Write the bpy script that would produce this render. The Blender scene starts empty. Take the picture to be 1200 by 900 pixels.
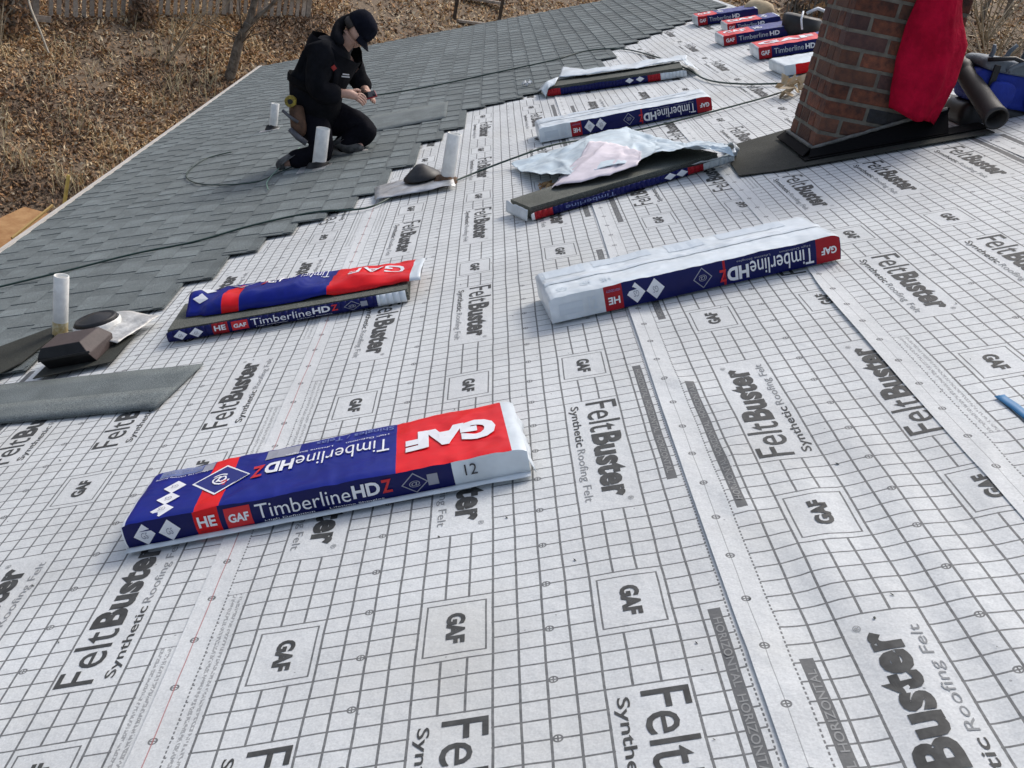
import bpy, bmesh, math, random
import numpy as np
from mathutils import Vector, Matrix, noise

random.seed(7)
rng = np.random.default_rng(7)
SC = bpy.context.scene
COL = SC.collection
U = 0.0508                       # one printed grid cell of the underlayment, metres
PITCH = math.radians(21)
CP, SP = math.cos(PITCH), math.sin(PITCH)
ROOFM = Matrix(((CP, 0, -SP), (0, 1, 0), (SP, 0, CP)))

# ------------------------------------------------------------------ camera
cam_d = bpy.data.cameras.new("camera")
cam = bpy.data.objects.new("camera", cam_d)
COL.objects.link(cam)
cam_d.sensor_width = 36.0
cam_d.lens = 37.4865
cam_d.clip_end = 400.0
cam_d.clip_start = 0.05
cam.matrix_world = Matrix(((0.982462,-0.164028,-0.088671,0.337874),(-0.016188,0.398715,-0.916932,-1.366336),(0.185757,0.902287,0.389067,1.491626),(0.000000,0.000000,0.000000,1.000000)))
SC.camera = cam

# ------------------------------------------------------------------ light
SUN_EL, SUN_AZ = math.radians(52), math.radians(35)     # azimuth measured from +Y towards +X
w = bpy.data.worlds.new("World")
SC.world = w
w.use_nodes = True
nt = w.node_tree
bg = nt.nodes["Background"]
sky = nt.nodes.new("ShaderNodeTexSky")
sky.sky_type = 'NISHITA'
sky.sun_disc = False
sky.sun_elevation = SUN_EL
sky.sun_rotation = SUN_AZ
sky.air_density = 1.0
sky.dust_density = 4.0
sky.ozone_density = 1.0
hs = nt.nodes.new("ShaderNodeHueSaturation")       # overcast: the sky is greyer than clear air
hs.inputs["Saturation"].default_value = 0.78
nt.links.new(sky.outputs[0], hs.inputs["Color"])
nt.links.new(hs.outputs[0], bg.inputs[0])
bg.inputs[1].default_value = 0.15
sl = bpy.data.lights.new("sun", 'SUN')
sl.energy = 1.1
sl.angle = math.radians(15)
sl.color = (1.0, 0.96, 0.90)
so = bpy.data.objects.new("sun", sl)
COL.objects.link(so)
so.location = (3, 8, 12)
sd = Vector((math.cos(SUN_EL) * math.sin(SUN_AZ), math.cos(SUN_EL) * math.cos(SUN_AZ), math.sin(SUN_EL)))
so.rotation_euler = sd.to_track_quat('Z', 'Y').to_euler()
SC.view_settings.view_transform = 'Standard'
SC.view_settings.look = 'None'
SC.view_settings.exposure = 0.32
SC.view_settings.gamma = 1.0

# ------------------------------------------------------------------ helpers
def rp(s, t, h=0.0):
    """roof coordinates (cells up the slope, cells along, metres off the surface) -> world"""
    return ROOFM @ Vector((s * U, t * U, h))

def tag(o, label=None, cat=None, group=None, kind=None):
    if label: o["label"] = label
    if cat: o["category"] = cat
    if group: o["group"] = group
    if kind: o["kind"] = kind
    return o

def root(name, label, cat, loc, group=None, roof=False, yaw=0.0):
    o = bpy.data.objects.new(name, None)
    COL.objects.link(o)
    o.empty_display_size = 0.1
    M = ROOFM.to_4x4() if roof else Matrix.Identity(4)
    o.matrix_world = Matrix.Translation(Vector(loc)) @ M @ Matrix.Rotation(yaw, 4, 'Z')
    return tag(o, label, cat, group)

def rroot(name, label, cat, s, t, h=0.0, group=None, yaw=0.0):
    return root(name, label, cat, rp(s, t, h), group, True, yaw)

class MB:
    def __init__(self):
        self.v, self.f, self.m = [], [], []
        self.uv = None
    def add(self, verts, faces, mi=0):
        b = len(self.v)
        self.v += [tuple(p) for p in verts]
        self.f += [tuple(i + b for i in f) for f in faces]
        self.m += [mi] * len(faces)
    def box(self, c, size, mi=0, rot=None):
        x, y, z = [q * 0.5 for q in size]
        P = [Vector((a * x, b * y, d * z)) for d in (-1, 1) for b in (-1, 1) for a in (-1, 1)]
        if rot: P = [rot @ p for p in P]
        c = Vector(c)
        self.add([p + c for p in P], [(0, 2, 3, 1), (4, 5, 7, 6), (0, 1, 5, 4), (2, 6, 7, 3), (0, 4, 6, 2), (1, 3, 7, 5)], mi)
    def prism(self, poly, z0, z1, mi=0, fn=None):
        n = len(poly)
        P = [Vector((x, y, z0)) for x, y in poly] + [Vector((x, y, z1)) for x, y in poly]
        if fn: P = [fn(p) for p in P]
        self.add(P, [tuple(range(n - 1, -1, -1)), tuple(range(n, 2 * n))] +
                 [(i, (i + 1) % n, (i + 1) % n + n, i + n) for i in range(n)], mi)
    def tube(self, pts, r, n=8, mi=0, cap=True):
        pts = [Vector(p) for p in pts]
        rs = r if isinstance(r, (list, tuple)) else [r] * len(pts)
        rings = []
        up = None
        for i, p in enumerate(pts):
            d = (pts[min(i + 1, len(pts) - 1)] - pts[max(i - 1, 0)])
            d = d.normalized() if d.length > 1e-9 else Vector((0, 0, 1))
            if up is None:
                up = d.orthogonal().normalized()
            else:
                up = (up - d * up.dot(d))
                up = up.normalized() if up.length > 1e-6 else d.orthogonal().normalized()
            sd_ = d.cross(up)
            rings.append([p + (up * math.cos(a) + sd_ * math.sin(a)) * rs[i] for a in [2 * math.pi * k / n for k in range(n)]])
        V = [q for rg in rings for q in rg]
        F = []
        for i in range(len(pts) - 1):
            for k in range(n):
                a, b = i * n + k, i * n + (k + 1) % n
                F.append((a, b, b + n, a + n))
        if cap:
            F.append(tuple(range(n - 1, -1, -1)))
            F.append(tuple((len(pts) - 1) * n + k for k in range(n)))
        self.add(V, F, mi)
    def lathe(self, prof, n=20, mi=0, c=(0, 0, 0), M=None):
        c = Vector(c)
        V = []
        for r, z in prof:
            for k in range(n):
                a = 2 * math.pi * k / n
                p = Vector((r * math.cos(a), r * math.sin(a), z))
                if M: p = M @ p
                V.append(p + c)
        F = []
        for i in range(len(prof) - 1):
            for k in range(n):
                a, b = i * n + k, i * n + (k + 1) % n
                F.append((a, b, b + n, a + n))
        self.add(V, F, mi)
    def grid(self, fn, nu, nv, mi=0):
        V = [fn(i / nu, j / nv) for j in range(nv + 1) for i in range(nu + 1)]
        F = [(j * (nu + 1) + i, j * (nu + 1) + i + 1, (j + 1) * (nu + 1) + i + 1, (j + 1) * (nu + 1) + i)
             for j in range(nv) for i in range(nu)]
        self.add(V, F, mi)
    def mesh(self, name, mats, smooth=False):
        me = bpy.data.meshes.new(name)
        me.from_pydata([tuple(p) for p in self.v], [], self.f)
        for m in mats: me.materials.append(m)
        if len(mats) > 1: me.polygons.foreach_set("material_index", self.m)
        if smooth: me.polygons.foreach_set("use_smooth", [True] * len(me.polygons))
        me.update()
        return me
    def build(self, name, mats, parent=None, smooth=False, bevel=0.0, thick=0.0, angle=None, sub=0):
        if not isinstance(mats, (list, tuple)): mats = [mats]
        me = self.mesh(name, mats, smooth)
        return put(name, me, parent, bevel, thick, sub)

def put(name, me, parent=None, bevel=0.0, thick=0.0, sub=0):
    o = bpy.data.objects.new(name, me)
    COL.objects.link(o)
    if parent: o.parent = parent
    if thick:
        md = o.modifiers.new("solid", 'SOLIDIFY'); md.thickness = thick; md.offset = -1
    if bevel:
        md = o.modifiers.new("bevel", 'BEVEL'); md.width = bevel; md.segments = 2; md.limit_method = 'ANGLE'
    if sub:
        md = o.modifiers.new("sub", 'SUBSURF'); md.levels = sub; md.render_levels = sub
    return o

def fix_normals(me):
    bm = bmesh.new(); bm.from_mesh(me)
    bmesh.ops.recalc_face_normals(bm, faces=bm.faces)
    bm.to_mesh(me); bm.free()

# ------------------------------------------------------------------ materials
def nodes(name):
    m = bpy.data.materials.new(name)
    m.use_nodes = True
    return m, m.node_tree, m.node_tree.nodes["Principled BSDF"]

def mat(name, col, rough=0.6, metal=0.0, spec=0.5, var=0.0, vscale=20.0, bump=0.0, bscale=200.0, col2=None,
        coat=0.0, objvar=0.0, trans=0.0, detail=3.0, sheen=0.0):
    m, t, b = nodes(name)
    L = t.links
    b.inputs["Base Color"].default_value = (*col, 1)
    b.inputs["Roughness"].default_value = rough
    b.inputs["Metallic"].default_value = metal
    b.inputs["Specular IOR Level"].default_value = spec
    if coat: b.inputs["Coat Weight"].default_value = coat; b.inputs["Coat Roughness"].default_value = 0.2
    if trans: b.inputs["Transmission Weight"].default_value = trans
    if sheen: b.inputs["Sheen Weight"].default_value = sheen
    tc = t.nodes.new("ShaderNodeTexCoord")
    out = None
    if var or col2:
        nz = t.nodes.new("ShaderNodeTexNoise")
        nz.inputs["Scale"].default_value = vscale; nz.inputs["Detail"].default_value = detail
        nz.inputs["Roughness"].default_value = 0.65
        L.new(tc.outputs["Object"], nz.inputs["Vector"])
        r = t.nodes.new("ShaderNodeValToRGB")
        c2 = col2 if col2 else tuple(min(1, c * (1 + var)) for c in col)
        c1 = col if col2 else tuple(c * (1 - var) for c in col)
        r.color_ramp.elements[0].position = 0.35; r.color_ramp.elements[1].position = 0.65
        r.color_ramp.elements[0].color = (*c1, 1); r.color_ramp.elements[1].color = (*c2, 1)
        L.new(nz.outputs["Fac"], r.inputs["Fac"])
        out = r.outputs["Color"]
    if objvar:
        oi = t.nodes.new("ShaderNodeObjectInfo")
        mr = t.nodes.new("ShaderNodeMapRange")
        mr.inputs["To Min"].default_value = 1 - objvar; mr.inputs["To Max"].default_value = 1 + objvar
        L.new(oi.outputs["Random"], mr.inputs["Value"])
        mx = t.nodes.new("ShaderNodeMix"); mx.data_type = 'RGBA'; mx.blend_type = 'MULTIPLY'
        mx.inputs["Factor"].default_value = 1.0
        if out: L.new(out, mx.inputs["A"])
        else: mx.inputs["A"].default_value = (*col, 1)
        cc = t.nodes.new("ShaderNodeCombineColor")
        for k in range(3): L.new(mr.outputs["Result"], cc.inputs[k])
        L.new(cc.outputs[0], mx.inputs["B"])
        out = mx.outputs["Result"]
    if out: L.new(out, b.inputs["Base Color"])
    if bump:
        nb = t.nodes.new("ShaderNodeTexNoise")
        nb.inputs["Scale"].default_value = bscale; nb.inputs["Detail"].default_value = 4
        L.new(tc.outputs["Object"], nb.inputs["Vector"])
        bp = t.nodes.new("ShaderNodeBump"); bp.inputs["Strength"].default_value = bump; bp.inputs["Distance"].default_value = 0.01
        L.new(nb.outputs["Fac"], bp.inputs["Height"])
        L.new(bp.outputs["Normal"], b.inputs["Normal"])
    return m

class NX:
    """tiny node-math helper"""
    def __init__(s, t): s.t = t
    def m(s, op, a, b=None, c=None):
        n = s.t.nodes.new("ShaderNodeMath"); n.operation = op
        for i, q in enumerate((a, b, c)):
            if q is None: continue
            if isinstance(q, (int, float)): n.inputs[i].default_value = q
            else: s.t.links.new(q, n.inputs[i])
        return n.outputs[0]
    def mod(s, a, k): return s.m('FLOORED_MODULO', a, k)
    def lt(s, a, b): return s.m('LESS_THAN', a, b)
    def gt(s, a, b): return s.m('GREATER_THAN', a, b)
    def AND(s, *q):
        r = q[0]
        for x in q[1:]: r = s.m('MULTIPLY', r, x)
        return r
    def OR(s, *q):
        r = q[0]
        for x in q[1:]: r = s.m('MAXIMUM', r, x)
        return r
    def NOT(s, a): return s.m('SUBTRACT', 1.0, a)
    def between(s, a, lo, hi): return s.AND(s.gt(a, lo), s.lt(a, hi))
    def absd(s, a, c): return s.m('ABSOLUTE', s.m('SUBTRACT', a, c))
    def near_int(s, a, wd):
        return s.lt(s.m('ABSOLUTE', s.m('SUBTRACT', s.m('FRACT', s.m('ADD', a, 0.5)), 0.5)), wd)

def felt_mat(name, red=False):
    m, t, b = nodes(name)
    L = t.links; X = NX(t)
    uv = t.nodes.new("ShaderNodeUVMap"); uv.uv_map = "grid"
    sp = t.nodes.new("ShaderNodeSeparateXYZ"); L.new(uv.outputs[0], sp.inputs[0])
    tc = t.nodes.new("ShaderNodeTexCoord")
    # print registration wanders a little
    wn = t.nodes.new("ShaderNodeTexNoise"); wn.inputs["Scale"].default_value = 0.25; wn.inputs["Detail"].default_value = 1
    L.new(uv.outputs[0], wn.inputs["Vector"])
    wob = X.m('MULTIPLY', X.m('SUBTRACT', wn.outputs["Fac"], 0.5), 0.10)
    a = X.m('ADD', sp.outputs[0], wob); bb = X.m('ADD', sp.outputs[1], wob)
    main = X.between(a, -0.04, 21.04)
    ca = X.mod(X.m('SUBTRACT', a, 2.0), 7.0)
    inner = X.AND(X.between(ca, 0.06, 2.94), X.between(a, 2.0, 19.0))
    bf = X.mod(X.m('SUBTRACT', bb, 15.0), 24.0)
    bgf = X.mod(X.m('SUBTRACT', bb, 6.0), 24.0)
    rect = X.OR(X.between(bf, 0.05, 11.95), X.between(bgf, 0.05, 3.95))
    clear = X.AND(inner, rect)
    la = X.AND(X.near_int(a, 0.050), X.between(a, 0.5, 20.5))
    lb = X.AND(X.near_int(bb, 0.043), X.between(a, 0.0, 21.0))
    dash = X.lt(X.mod(X.m('MULTIPLY', bb, 4.0), 1.0), 0.6)
    edge = X.AND(X.OR(X.lt(X.absd(a, 0.0), 0.035), X.lt(X.absd(a, 21.0), 0.035)), dash)
    barz = X.lt(X.mod(X.m('SUBTRACT', bb, 16.8), 24.0), 13.8)
    bar = X.AND(X.between(a, 20.27, 20.76), barz)
    tinyz = X.AND(X.between(a, 0.1, 0.92), X.between(X.mod(bb, 24.0), 1.0, 13.0))
    tn = t.nodes.new("ShaderNodeTexNoise"); tn.inputs["Scale"].default_value = 9.0; tn.inputs["Detail"].default_value = 0
    L.new(uv.outputs[0], tn.inputs["Vector"])
    tiny = X.AND(tinyz, X.OR(X.lt(X.absd(a, 0.36), 0.09), X.lt(X.absd(a, 0.68), 0.08)), X.gt(tn.outputs["Fac"], 0.47))
    dx = X.m('SUBTRACT', ca, 1.5); dy = X.m('SUBTRACT', bgf, 2.0)
    bx = X.m('MAXIMUM', X.m('SUBTRACT', X.m('ABSOLUTE', dx), 1.22), X.m('SUBTRACT', X.m('ABSOLUTE', dy), 1.62))
    box = X.AND(X.lt(X.m('ABSOLUTE', bx), 0.04), X.between(bgf, 0, 4), X.between(a, 2.0, 19.0))
    # registration circles
    cy = X.m('SUBTRACT', X.mod(X.m('ADD', bb, 0.5), 3.0), 1.5)
    dmin = None
    for c in (6.78, 14.22, -0.72, 21.75):
        q = X.absd(a, c)
        dmin = q if dmin is None else X.m('MINIMUM', dmin, q)
    rr = X.m('SQRT', X.m('ADD', X.m('MULTIPLY', dmin, dmin), X.m('MULTIPLY', cy, cy)))
    ring = X.OR(X.between(rr, 0.12, 0.19), X.AND(X.lt(rr, 0.13), X.lt(X.absd(cy, 0.0), 0.035)), X.AND(X.lt(rr, 0.13), X.lt(dmin, 0.03)))
    discclear = X.AND(X.lt(rr, 0.15), X.NOT(ring))
    faint = X.OR(X.lt(X.absd(a, -0.72), 0.018), X.lt(X.absd(a, 21.75), 0.018))
    grid = X.AND(X.OR(la, lb), X.NOT(clear), X.NOT(tinyz), main, X.NOT(discclear))
    # fade of thin printed lines
    inkn = t.nodes.new("ShaderNodeTexNoise"); inkn.inputs["Scale"].default_value = 3.0; inkn.inputs["Detail"].default_value = 4
    L.new(uv.outputs[0], inkn.inputs["Vector"])
    strength = X.m('ADD', 0.60, X.m('MULTIPLY', inkn.outputs["Fac"], 0.42))
    lines = X.OR(grid, edge, box, ring)
    ink = X.OR(X.m('MULTIPLY', lines, strength), X.m('MULTIPLY', bar, 0.86), X.m('MULTIPLY', tiny, 0.5),
               X.m('MULTIPLY', faint, 0.5))
    # cloth colour
    n1 = t.nodes.new("ShaderNodeTexNoise"); n1.inputs["Scale"].default_value = 2.2; n1.inputs["Detail"].default_value = 6
    n1.inputs["Roughness"].default_value = 0.6
    L.new(tc.outputs["Object"], n1.inputs["Vector"])
    r1 = t.nodes.new("ShaderNodeValToRGB")
    r1.color_ramp.elements[0].position = 0.3; r1.color_ramp.elements[1].position = 0.68
    r1.color_ramp.elements[0].color = (0.555, 0.570, 0.565, 1); r1.color_ramp.elements[1].color = (0.70, 0.722, 0.718, 1)
    L.new(n1.outputs["Fac"], r1.inputs["Fac"])
    n2 = t.nodes.new("ShaderNodeTexNoise"); n2.inputs["Scale"].default_value = 220; n2.inputs["Detail"].default_value = 3
    L.new(tc.outputs["Object"], n2.inputs["Vector"])
    r2 = t.nodes.new("ShaderNodeValToRGB")
    r2.color_ramp.elements[0].position = 0.3; r2.color_ramp.elements[1].position = 0.7
    r2.color_ramp.elements[0].color = (0.86, 0.86, 0.86, 1); r2.color_ramp.elements[1].color = (1.06, 1.06, 1.06, 1)
    L.new(n2.outputs["Fac"], r2.inputs["Fac"])
    mu = t.nodes.new("ShaderNodeMix"); mu.data_type = 'RGBA'; mu.blend_type = 'MULTIPLY'; mu.inputs["Factor"].default_value = 1
    L.new(r1.outputs[0], mu.inputs["A"]); L.new(r2.outputs[0], mu.inputs["B"])
    # dirt
    n3 = t.nodes.new("ShaderNodeTexNoise"); n3.inputs["Scale"].default_value = 1.6; n3.inputs["Detail"].default_value = 8
    L.new(tc.outputs["Object"], n3.inputs["Vector"])
    r3 = t.nodes.new("ShaderNodeValToRGB")
    r3.color_ramp.elements[0].position = 0.54; r3.color_ramp.elements[1].position = 0.80
    r3.color_ramp.elements[0].color = (0, 0, 0, 1); r3.color_ramp.elements[1].color = (0.55, 0.55, 0.55, 1)
    L.new(n3.outputs["Fac"], r3.inputs["Fac"])
    md = t.nodes.new("ShaderNodeMix"); md.data_type = 'RGBA'
    L.new(r3.outputs[0], md.inputs["Factor"]); L.new(mu.outputs["Result"], md.inputs["A"])
    md.inputs["B"].default_value = (0.47, 0.46, 0.41, 1)
    # dark specks (granules, dust)
    vo = t.nodes.new("ShaderNodeTexVoronoi"); vo.inputs["Scale"].default_value = 22
    L.new(tc.outputs["Object"], vo.inputs["Vector"])
    wn2 = t.nodes.new("ShaderNodeTexWhiteNoise"); L.new(vo.outputs["Color"], wn2.inputs["Vector"])
    speck = X.AND(X.lt(vo.outputs["Distance"], 0.055), X.gt(wn2.outputs["Value"], 0.74))
    mi = t.nodes.new("ShaderNodeMix"); mi.data_type = 'RGBA'
    L.new(X.OR(ink, X.m('MULTIPLY', speck, 0.5)), mi.inputs["Factor"]); L.new(md.outputs["Result"], mi.inputs["A"])
    mi.inputs["B"].default_value = (0.045, 0.047, 0.049, 1)
    out = mi.outputs["Result"]
    if red:
        mr = t.nodes.new("ShaderNodeMix"); mr.data_type = 'RGBA'
        L.new(X.m('MULTIPLY', X.lt(X.absd(a, -0.72), 0.03), 0.55), mr.inputs["Factor"]); L.new(out, mr.inputs["A"])
        mr.inputs["B"].default_value = (0.45, 0.12, 0.12, 1)
        out = mr.outputs["Result"]
    L.new(out, b.inputs["Base Color"])
    b.inputs["Roughness"].default_value = 0.62
    b.inputs["Specular IOR Level"].default_value = 0.35
    nb = t.nodes.new("ShaderNodeTexNoise"); nb.inputs["Scale"].default_value = 26; nb.inputs["Detail"].default_value = 5
    L.new(tc.outputs["Object"], nb.inputs["Vector"])
    nr = t.nodes.new("ShaderNodeTexNoise"); nr.noise_type = 'RIDGED_MULTIFRACTAL'
    nr.inputs["Scale"].default_value = 1.5; nr.inputs["Detail"].default_value = 2; nr.inputs["Distortion"].default_value = 0.6
    mp = t.nodes.new("ShaderNodeMapping"); mp.inputs["Scale"].default_value = (1.0, 0.35, 1.0)
    L.new(tc.outputs["Object"], mp.inputs["Vector"]); L.new(mp.outputs[0], nr.inputs["Vector"])
    hh = X.m('ADD', nb.outputs["Fac"], X.m('MULTIPLY', nr.outputs["Fac"], 1.1))
    bp = t.nodes.new("ShaderNodeBump"); bp.inputs["Strength"].default_value = 0.45; bp.inputs["Distance"].default_value = 0.008
    L.new(hh, bp.inputs["Height"])
    L.new(bp.outputs["Normal"], b.inputs["Normal"])
    return m

M_FELT = felt_mat("underlayment_cloth")
M_FELT_R = felt_mat("underlayment_cloth_red_seam", True)
M_INK = mat("printing_ink", (0.045, 0.047, 0.046), 0.7, var=0.35, vscale=40)
M_INK_L = mat("pale_print", (0.22, 0.23, 0.235), 0.7)
M_BARINK = mat("bar_print", (0.26, 0.265, 0.26), 0.7)

def shingle_mat(name, base, k=1.0, objvar=0.09):
    m, t, b = nodes(name)
    L = t.links
    tc = t.nodes.new("ShaderNodeTexCoord")
    n = t.nodes.new("ShaderNodeTexNoise"); n.inputs["Scale"].default_value = 320; n.inputs["Detail"].default_value = 2
    L.new(tc.outputs["Object"], n.inputs["Vector"])
    r = t.nodes.new("ShaderNodeValToRGB")
    r.color_ramp.elements[0].position = 0.32; r.color_ramp.elements[1].position = 0.70
    c = [q * k for q in base]
    r.color_ramp.elements[0].color = (*[q * 0.45 for q in c], 1); r.color_ramp.elements[1].color = (*[q * 1.7 for q in c], 1)
    L.new(n.outputs["Fac"], r.inputs["Fac"])
    n2 = t.nodes.new("ShaderNodeTexNoise"); n2.inputs["Scale"].default_value = 7; n2.inputs["Detail"].default_value = 4
    L.new(tc.outputs["Object"], n2.inputs["Vector"])
    mr0 = t.nodes.new("ShaderNodeMapRange"); mr0.inputs["From Min"].default_value = 0.3; mr0.inputs["From Max"].default_value = 0.7
    mr0.inputs["To Min"].default_value = 0.82; mr0.inputs["To Max"].default_value = 1.18
    L.new(n2.outputs["Fac"], mr0.inputs["Value"])
    oi = t.nodes.new("ShaderNodeObjectInfo")
    mr = t.nodes.new("ShaderNodeMapRange"); mr.inputs["To Min"].default_value = 1 - objvar; mr.inputs["To Max"].default_value = 1 + objvar
    L.new(oi.outputs["Random"], mr.inputs["Value"])
    mm = t.nodes.new("ShaderNodeMath"); mm.operation = 'MULTIPLY'
    L.new(mr.outputs[0], mm.inputs[0]); L.new(mr0.outputs[0], mm.inputs[1])
    cc = t.nodes.new("ShaderNodeCombineColor")
    for i in range(3): L.new(mm.outputs[0], cc.inputs[i])
    mx = t.nodes.new("ShaderNodeMix"); mx.data_type = 'RGBA'; mx.blend_type = 'MULTIPLY'; mx.inputs["Factor"].default_value = 1
    L.new(r.outputs[0], mx.inputs["A"]); L.new(cc.outputs[0], mx.inputs["B"])
    L.new(mx.outputs["Result"], b.inputs["Base Color"])
    b.inputs["Roughness"].default_value = 0.85
    b.inputs["Specular IOR Level"].default_value = 0.25
    bp = t.nodes.new("ShaderNodeBump"); bp.inputs["Strength"].default_value = 0.5; bp.inputs["Distance"].default_value = 0.002
    L.new(n.outputs["Fac"], bp.inputs["Height"]); L.new(bp.outputs["Normal"], b.inputs["Normal"])
    return m
SHB = (0.148, 0.170, 0.170)
M_SH = [shingle_mat("shingle_granules", SHB, 1.0), shingle_mat("shingle_granules_dark", SHB, 0.87), shingle_mat("shingle_granules_pale", SHB, 1.10), shingle_mat("shingle_painted_shadow_band", SHB, 0.80)]
M_SHEDGE = mat("shingle_butt", (0.02, 0.02, 0.02), 0.9)
M_STACK = shingle_mat("shingle_stack_granules", (0.105, 0.11, 0.095), 1.0)
M_MAT = shingle_mat("dark_roll_granules", (0.036, 0.038, 0.032), 1.0, 0.05)

def plastic(name, col, rough=0.36, bump=0.75, scale=13.0, coat=0.06):
    m = mat(name, col, rough, bump=bump, bscale=scale, var=0.10, vscale=9, coat=coat, spec=.22)
    for n in m.node_tree.nodes:
        if n.type == 'TEX_NOISE' and abs(n.inputs["Scale"].default_value - scale) < .01:
            n.noise_type = 'RIDGED_MULTIFRACTAL'; n.inputs["Detail"].default_value = 3; n.inputs["Distortion"].default_value = .8
        if n.type == 'BUMP': n.inputs["Distance"].default_value = .006
    return m
P_BLUE = plastic("blue_printed_film", (0.002, 0.010, 0.200))
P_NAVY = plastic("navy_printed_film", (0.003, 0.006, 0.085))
P_RED = plastic("red_printed_film", (0.74, 0.008, 0.012))
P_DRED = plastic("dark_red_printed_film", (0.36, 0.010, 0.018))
P_WHITE = plastic("white_printed_film", (0.78, 0.80, 0.82), coat=0.1)
P_FILM = plastic("white_wrapping_film", (0.66, 0.72, 0.75), 0.35, 0.6, 14, 0.2)
P_FILM2 = plastic("pale_blue_wrapping_film", (0.60, 0.70, 0.75), 0.4, 0.5, 12, 0.1)
P_PINK = plastic("pinkish_inner_film", (0.72, 0.66, 0.70), 0.5, 0.5, 12, 0.05)
P_GREY = plastic("grey_printed_film", (0.30, 0.32, 0.38))
P_PALEB = plastic("pale_blue_print", (0.18, 0.24, 0.52))
M_PVC = mat("aged_white_pvc", (0.82, 0.81, 0.76), 0.45, var=0.12, vscale=14, bump=0.1, bscale=60)
M_PVCD = mat("stained_pvc", (0.45, 0.30, 0.10), 0.6, col2=(0.72, 0.66, 0.45), vscale=30)
M_BLACK = mat("black_rubber", (0.012, 0.012, 0.013), 0.5, var=0.3, vscale=30)
M_BLKMET = mat("black_metal", (0.014, 0.014, 0.014), 0.55, spec=0.3, var=0.3, vscale=12)
M_BROWN = mat("brown_painted_metal", (0.060, 0.042, 0.038), 0.6, var=0.2, vscale=14, bump=0.15, bscale=90)
M_GALV = mat("aluminium_flashing", (0.55, 0.55, 0.54), 0.42, metal=0.75, var=0.2, vscale=10, bump=0.2, bscale=30)
M_CLEAR = mat("dull_aluminium_flange", (0.50, 0.50, 0.48), 0.5, metal=0.3, var=0.25, vscale=14, bump=0.3, bscale=40)
M_WOOD = mat("raw_timber", (0.34, 0.20, 0.09), 0.8, col2=(0.50, 0.31, 0.14), vscale=25, bump=0.3, bscale=60)
M_OLDW = mat("weathered_timber", (0.24, 0.205, 0.165), 0.9, col2=(0.40, 0.35, 0.29), vscale=18, bump=0.3, bscale=60, objvar=0.2)
M_DARKW = mat("dark_wet_timber", (0.06, 0.045, 0.032), 0.9, var=0.4, vscale=12)
M_BARK = mat("tree_bark", (0.075, 0.06, 0.045), 0.95, col2=(0.19, 0.165, 0.13), vscale=12, bump=0.8, bscale=25)
M_TWIG = mat("dry_twigs", (0.24, 0.18, 0.11), 0.9, col2=(0.46, 0.39, 0.27), vscale=6, objvar=0.3)
M_HOSE = mat("dark_green_hose", (0.018, 0.045, 0.035), 0.45, var=0.2)
M_EAVE = mat("cream_drip_edge", (0.62, 0.58, 0.52), 0.45, var=0.1, vscale=8)
M_WALL = mat("house_siding", (0.45, 0.43, 0.38), 0.8, var=0.1, vscale=4)
M_LEAFBIT = mat("leaf_bit", (0.30, 0.18, 0.08), .8)
M_DECK = mat("roof_decking", (0.30, 0.22, 0.13), 0.85, var=0.2, vscale=5)

# ------------------------------------------------------------------ text
_tc = {}
def glyphs(txt, bold=0.0, spacing=1.0, cuts=None):
    """outline text as a flat mesh, scaled so its box is 0..1 by 0..1"""
    k = (txt, bold, spacing, cuts)
    if k in _tc: return _tc[k]
    cu = bpy.data.curves.new("txt", 'FONT')
    cu.body = txt
    cu.resolution_u = 3
    cu.offset = bold
    cu.space_character = spacing
    o = bpy.data.objects.new("txt", cu)
    COL.objects.link(o)
    bpy.context.view_layer.update()
    ev = o.evaluated_get(bpy.context.evaluated_depsgraph_get())
    me = ev.to_mesh()
    v = np.array([tuple(p.co)[:2] for p in me.vertices]); f = [tuple(p.vertices) for p in me.polygons]
    ev.to_mesh_clear()
    bpy.data.objects.remove(o); bpy.data.curves.remove(cu)
    lo, hi = v.min(0), v.max(0)
    v = (v - lo) / (hi - lo)
    if cuts:
        # cut the letters along a lattice so that they can follow the waves of the cloth
        bm = bmesh.new()
        bv = [bm.verts.new((p[0], p[1], 0)) for p in v]
        for q in f:
            try: bm.faces.new([bv[i] for i in q])
            except ValueError: pass
        for ax, n_ in ((0, cuts[0]), (1, cuts[1])):
            for i in range(1, n_):
                co = [0, 0, 0]; no = [0, 0, 0]; co[ax] = i / n_; no[ax] = 1
                bmesh.ops.bisect_plane(bm, geom=bm.verts[:] + bm.edges[:] + bm.faces[:], plane_co=co, plane_no=no)
        bm.verts.index_update()
        v = np.array([tuple(p.co)[:2] for p in bm.verts]); f = [tuple(p.index for p in q.verts) for q in bm.faces]
        bm.free()
    _tc[k] = (v, f)
    return _tc[k]

def text_to(mb, txt, fn, mi=0, bold=0.0, spacing=1.0, cuts=None):
    """fn maps unit text box (x along reading, y up) to 3-D"""
    v, f = glyphs(txt, bold, spacing, cuts)
    mb.add([fn(x, y) for x, y in v], f, mi)

# ------------------------------------------------------------------ the roof and house
S_EAVE0, S_RIDGE, T_END, T_NEAR = -45.6, 63.0, 276.0, -40.0

def eave_s(t):
    return -45.6 - 6.0 * (t - 92.0) / 175.0

house = root("house", "single-storey house seen from its roof, grey-green shingles half laid over printed white underlayment", "house", rp(-45, 100, 0))
HL = house.matrix_world.translation.copy()
def HP(p): return Vector(p) - HL

def slab(name, poly, h0, h1, m):
    mb = MB()
    mb.prism([(s, t) for s, t in poly], h0, h1, fn=lambda p: HP(rp(p.x, p.y, p.z)))
    o = mb.build(name, m, house); fix_normals(o.data); return o

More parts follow.
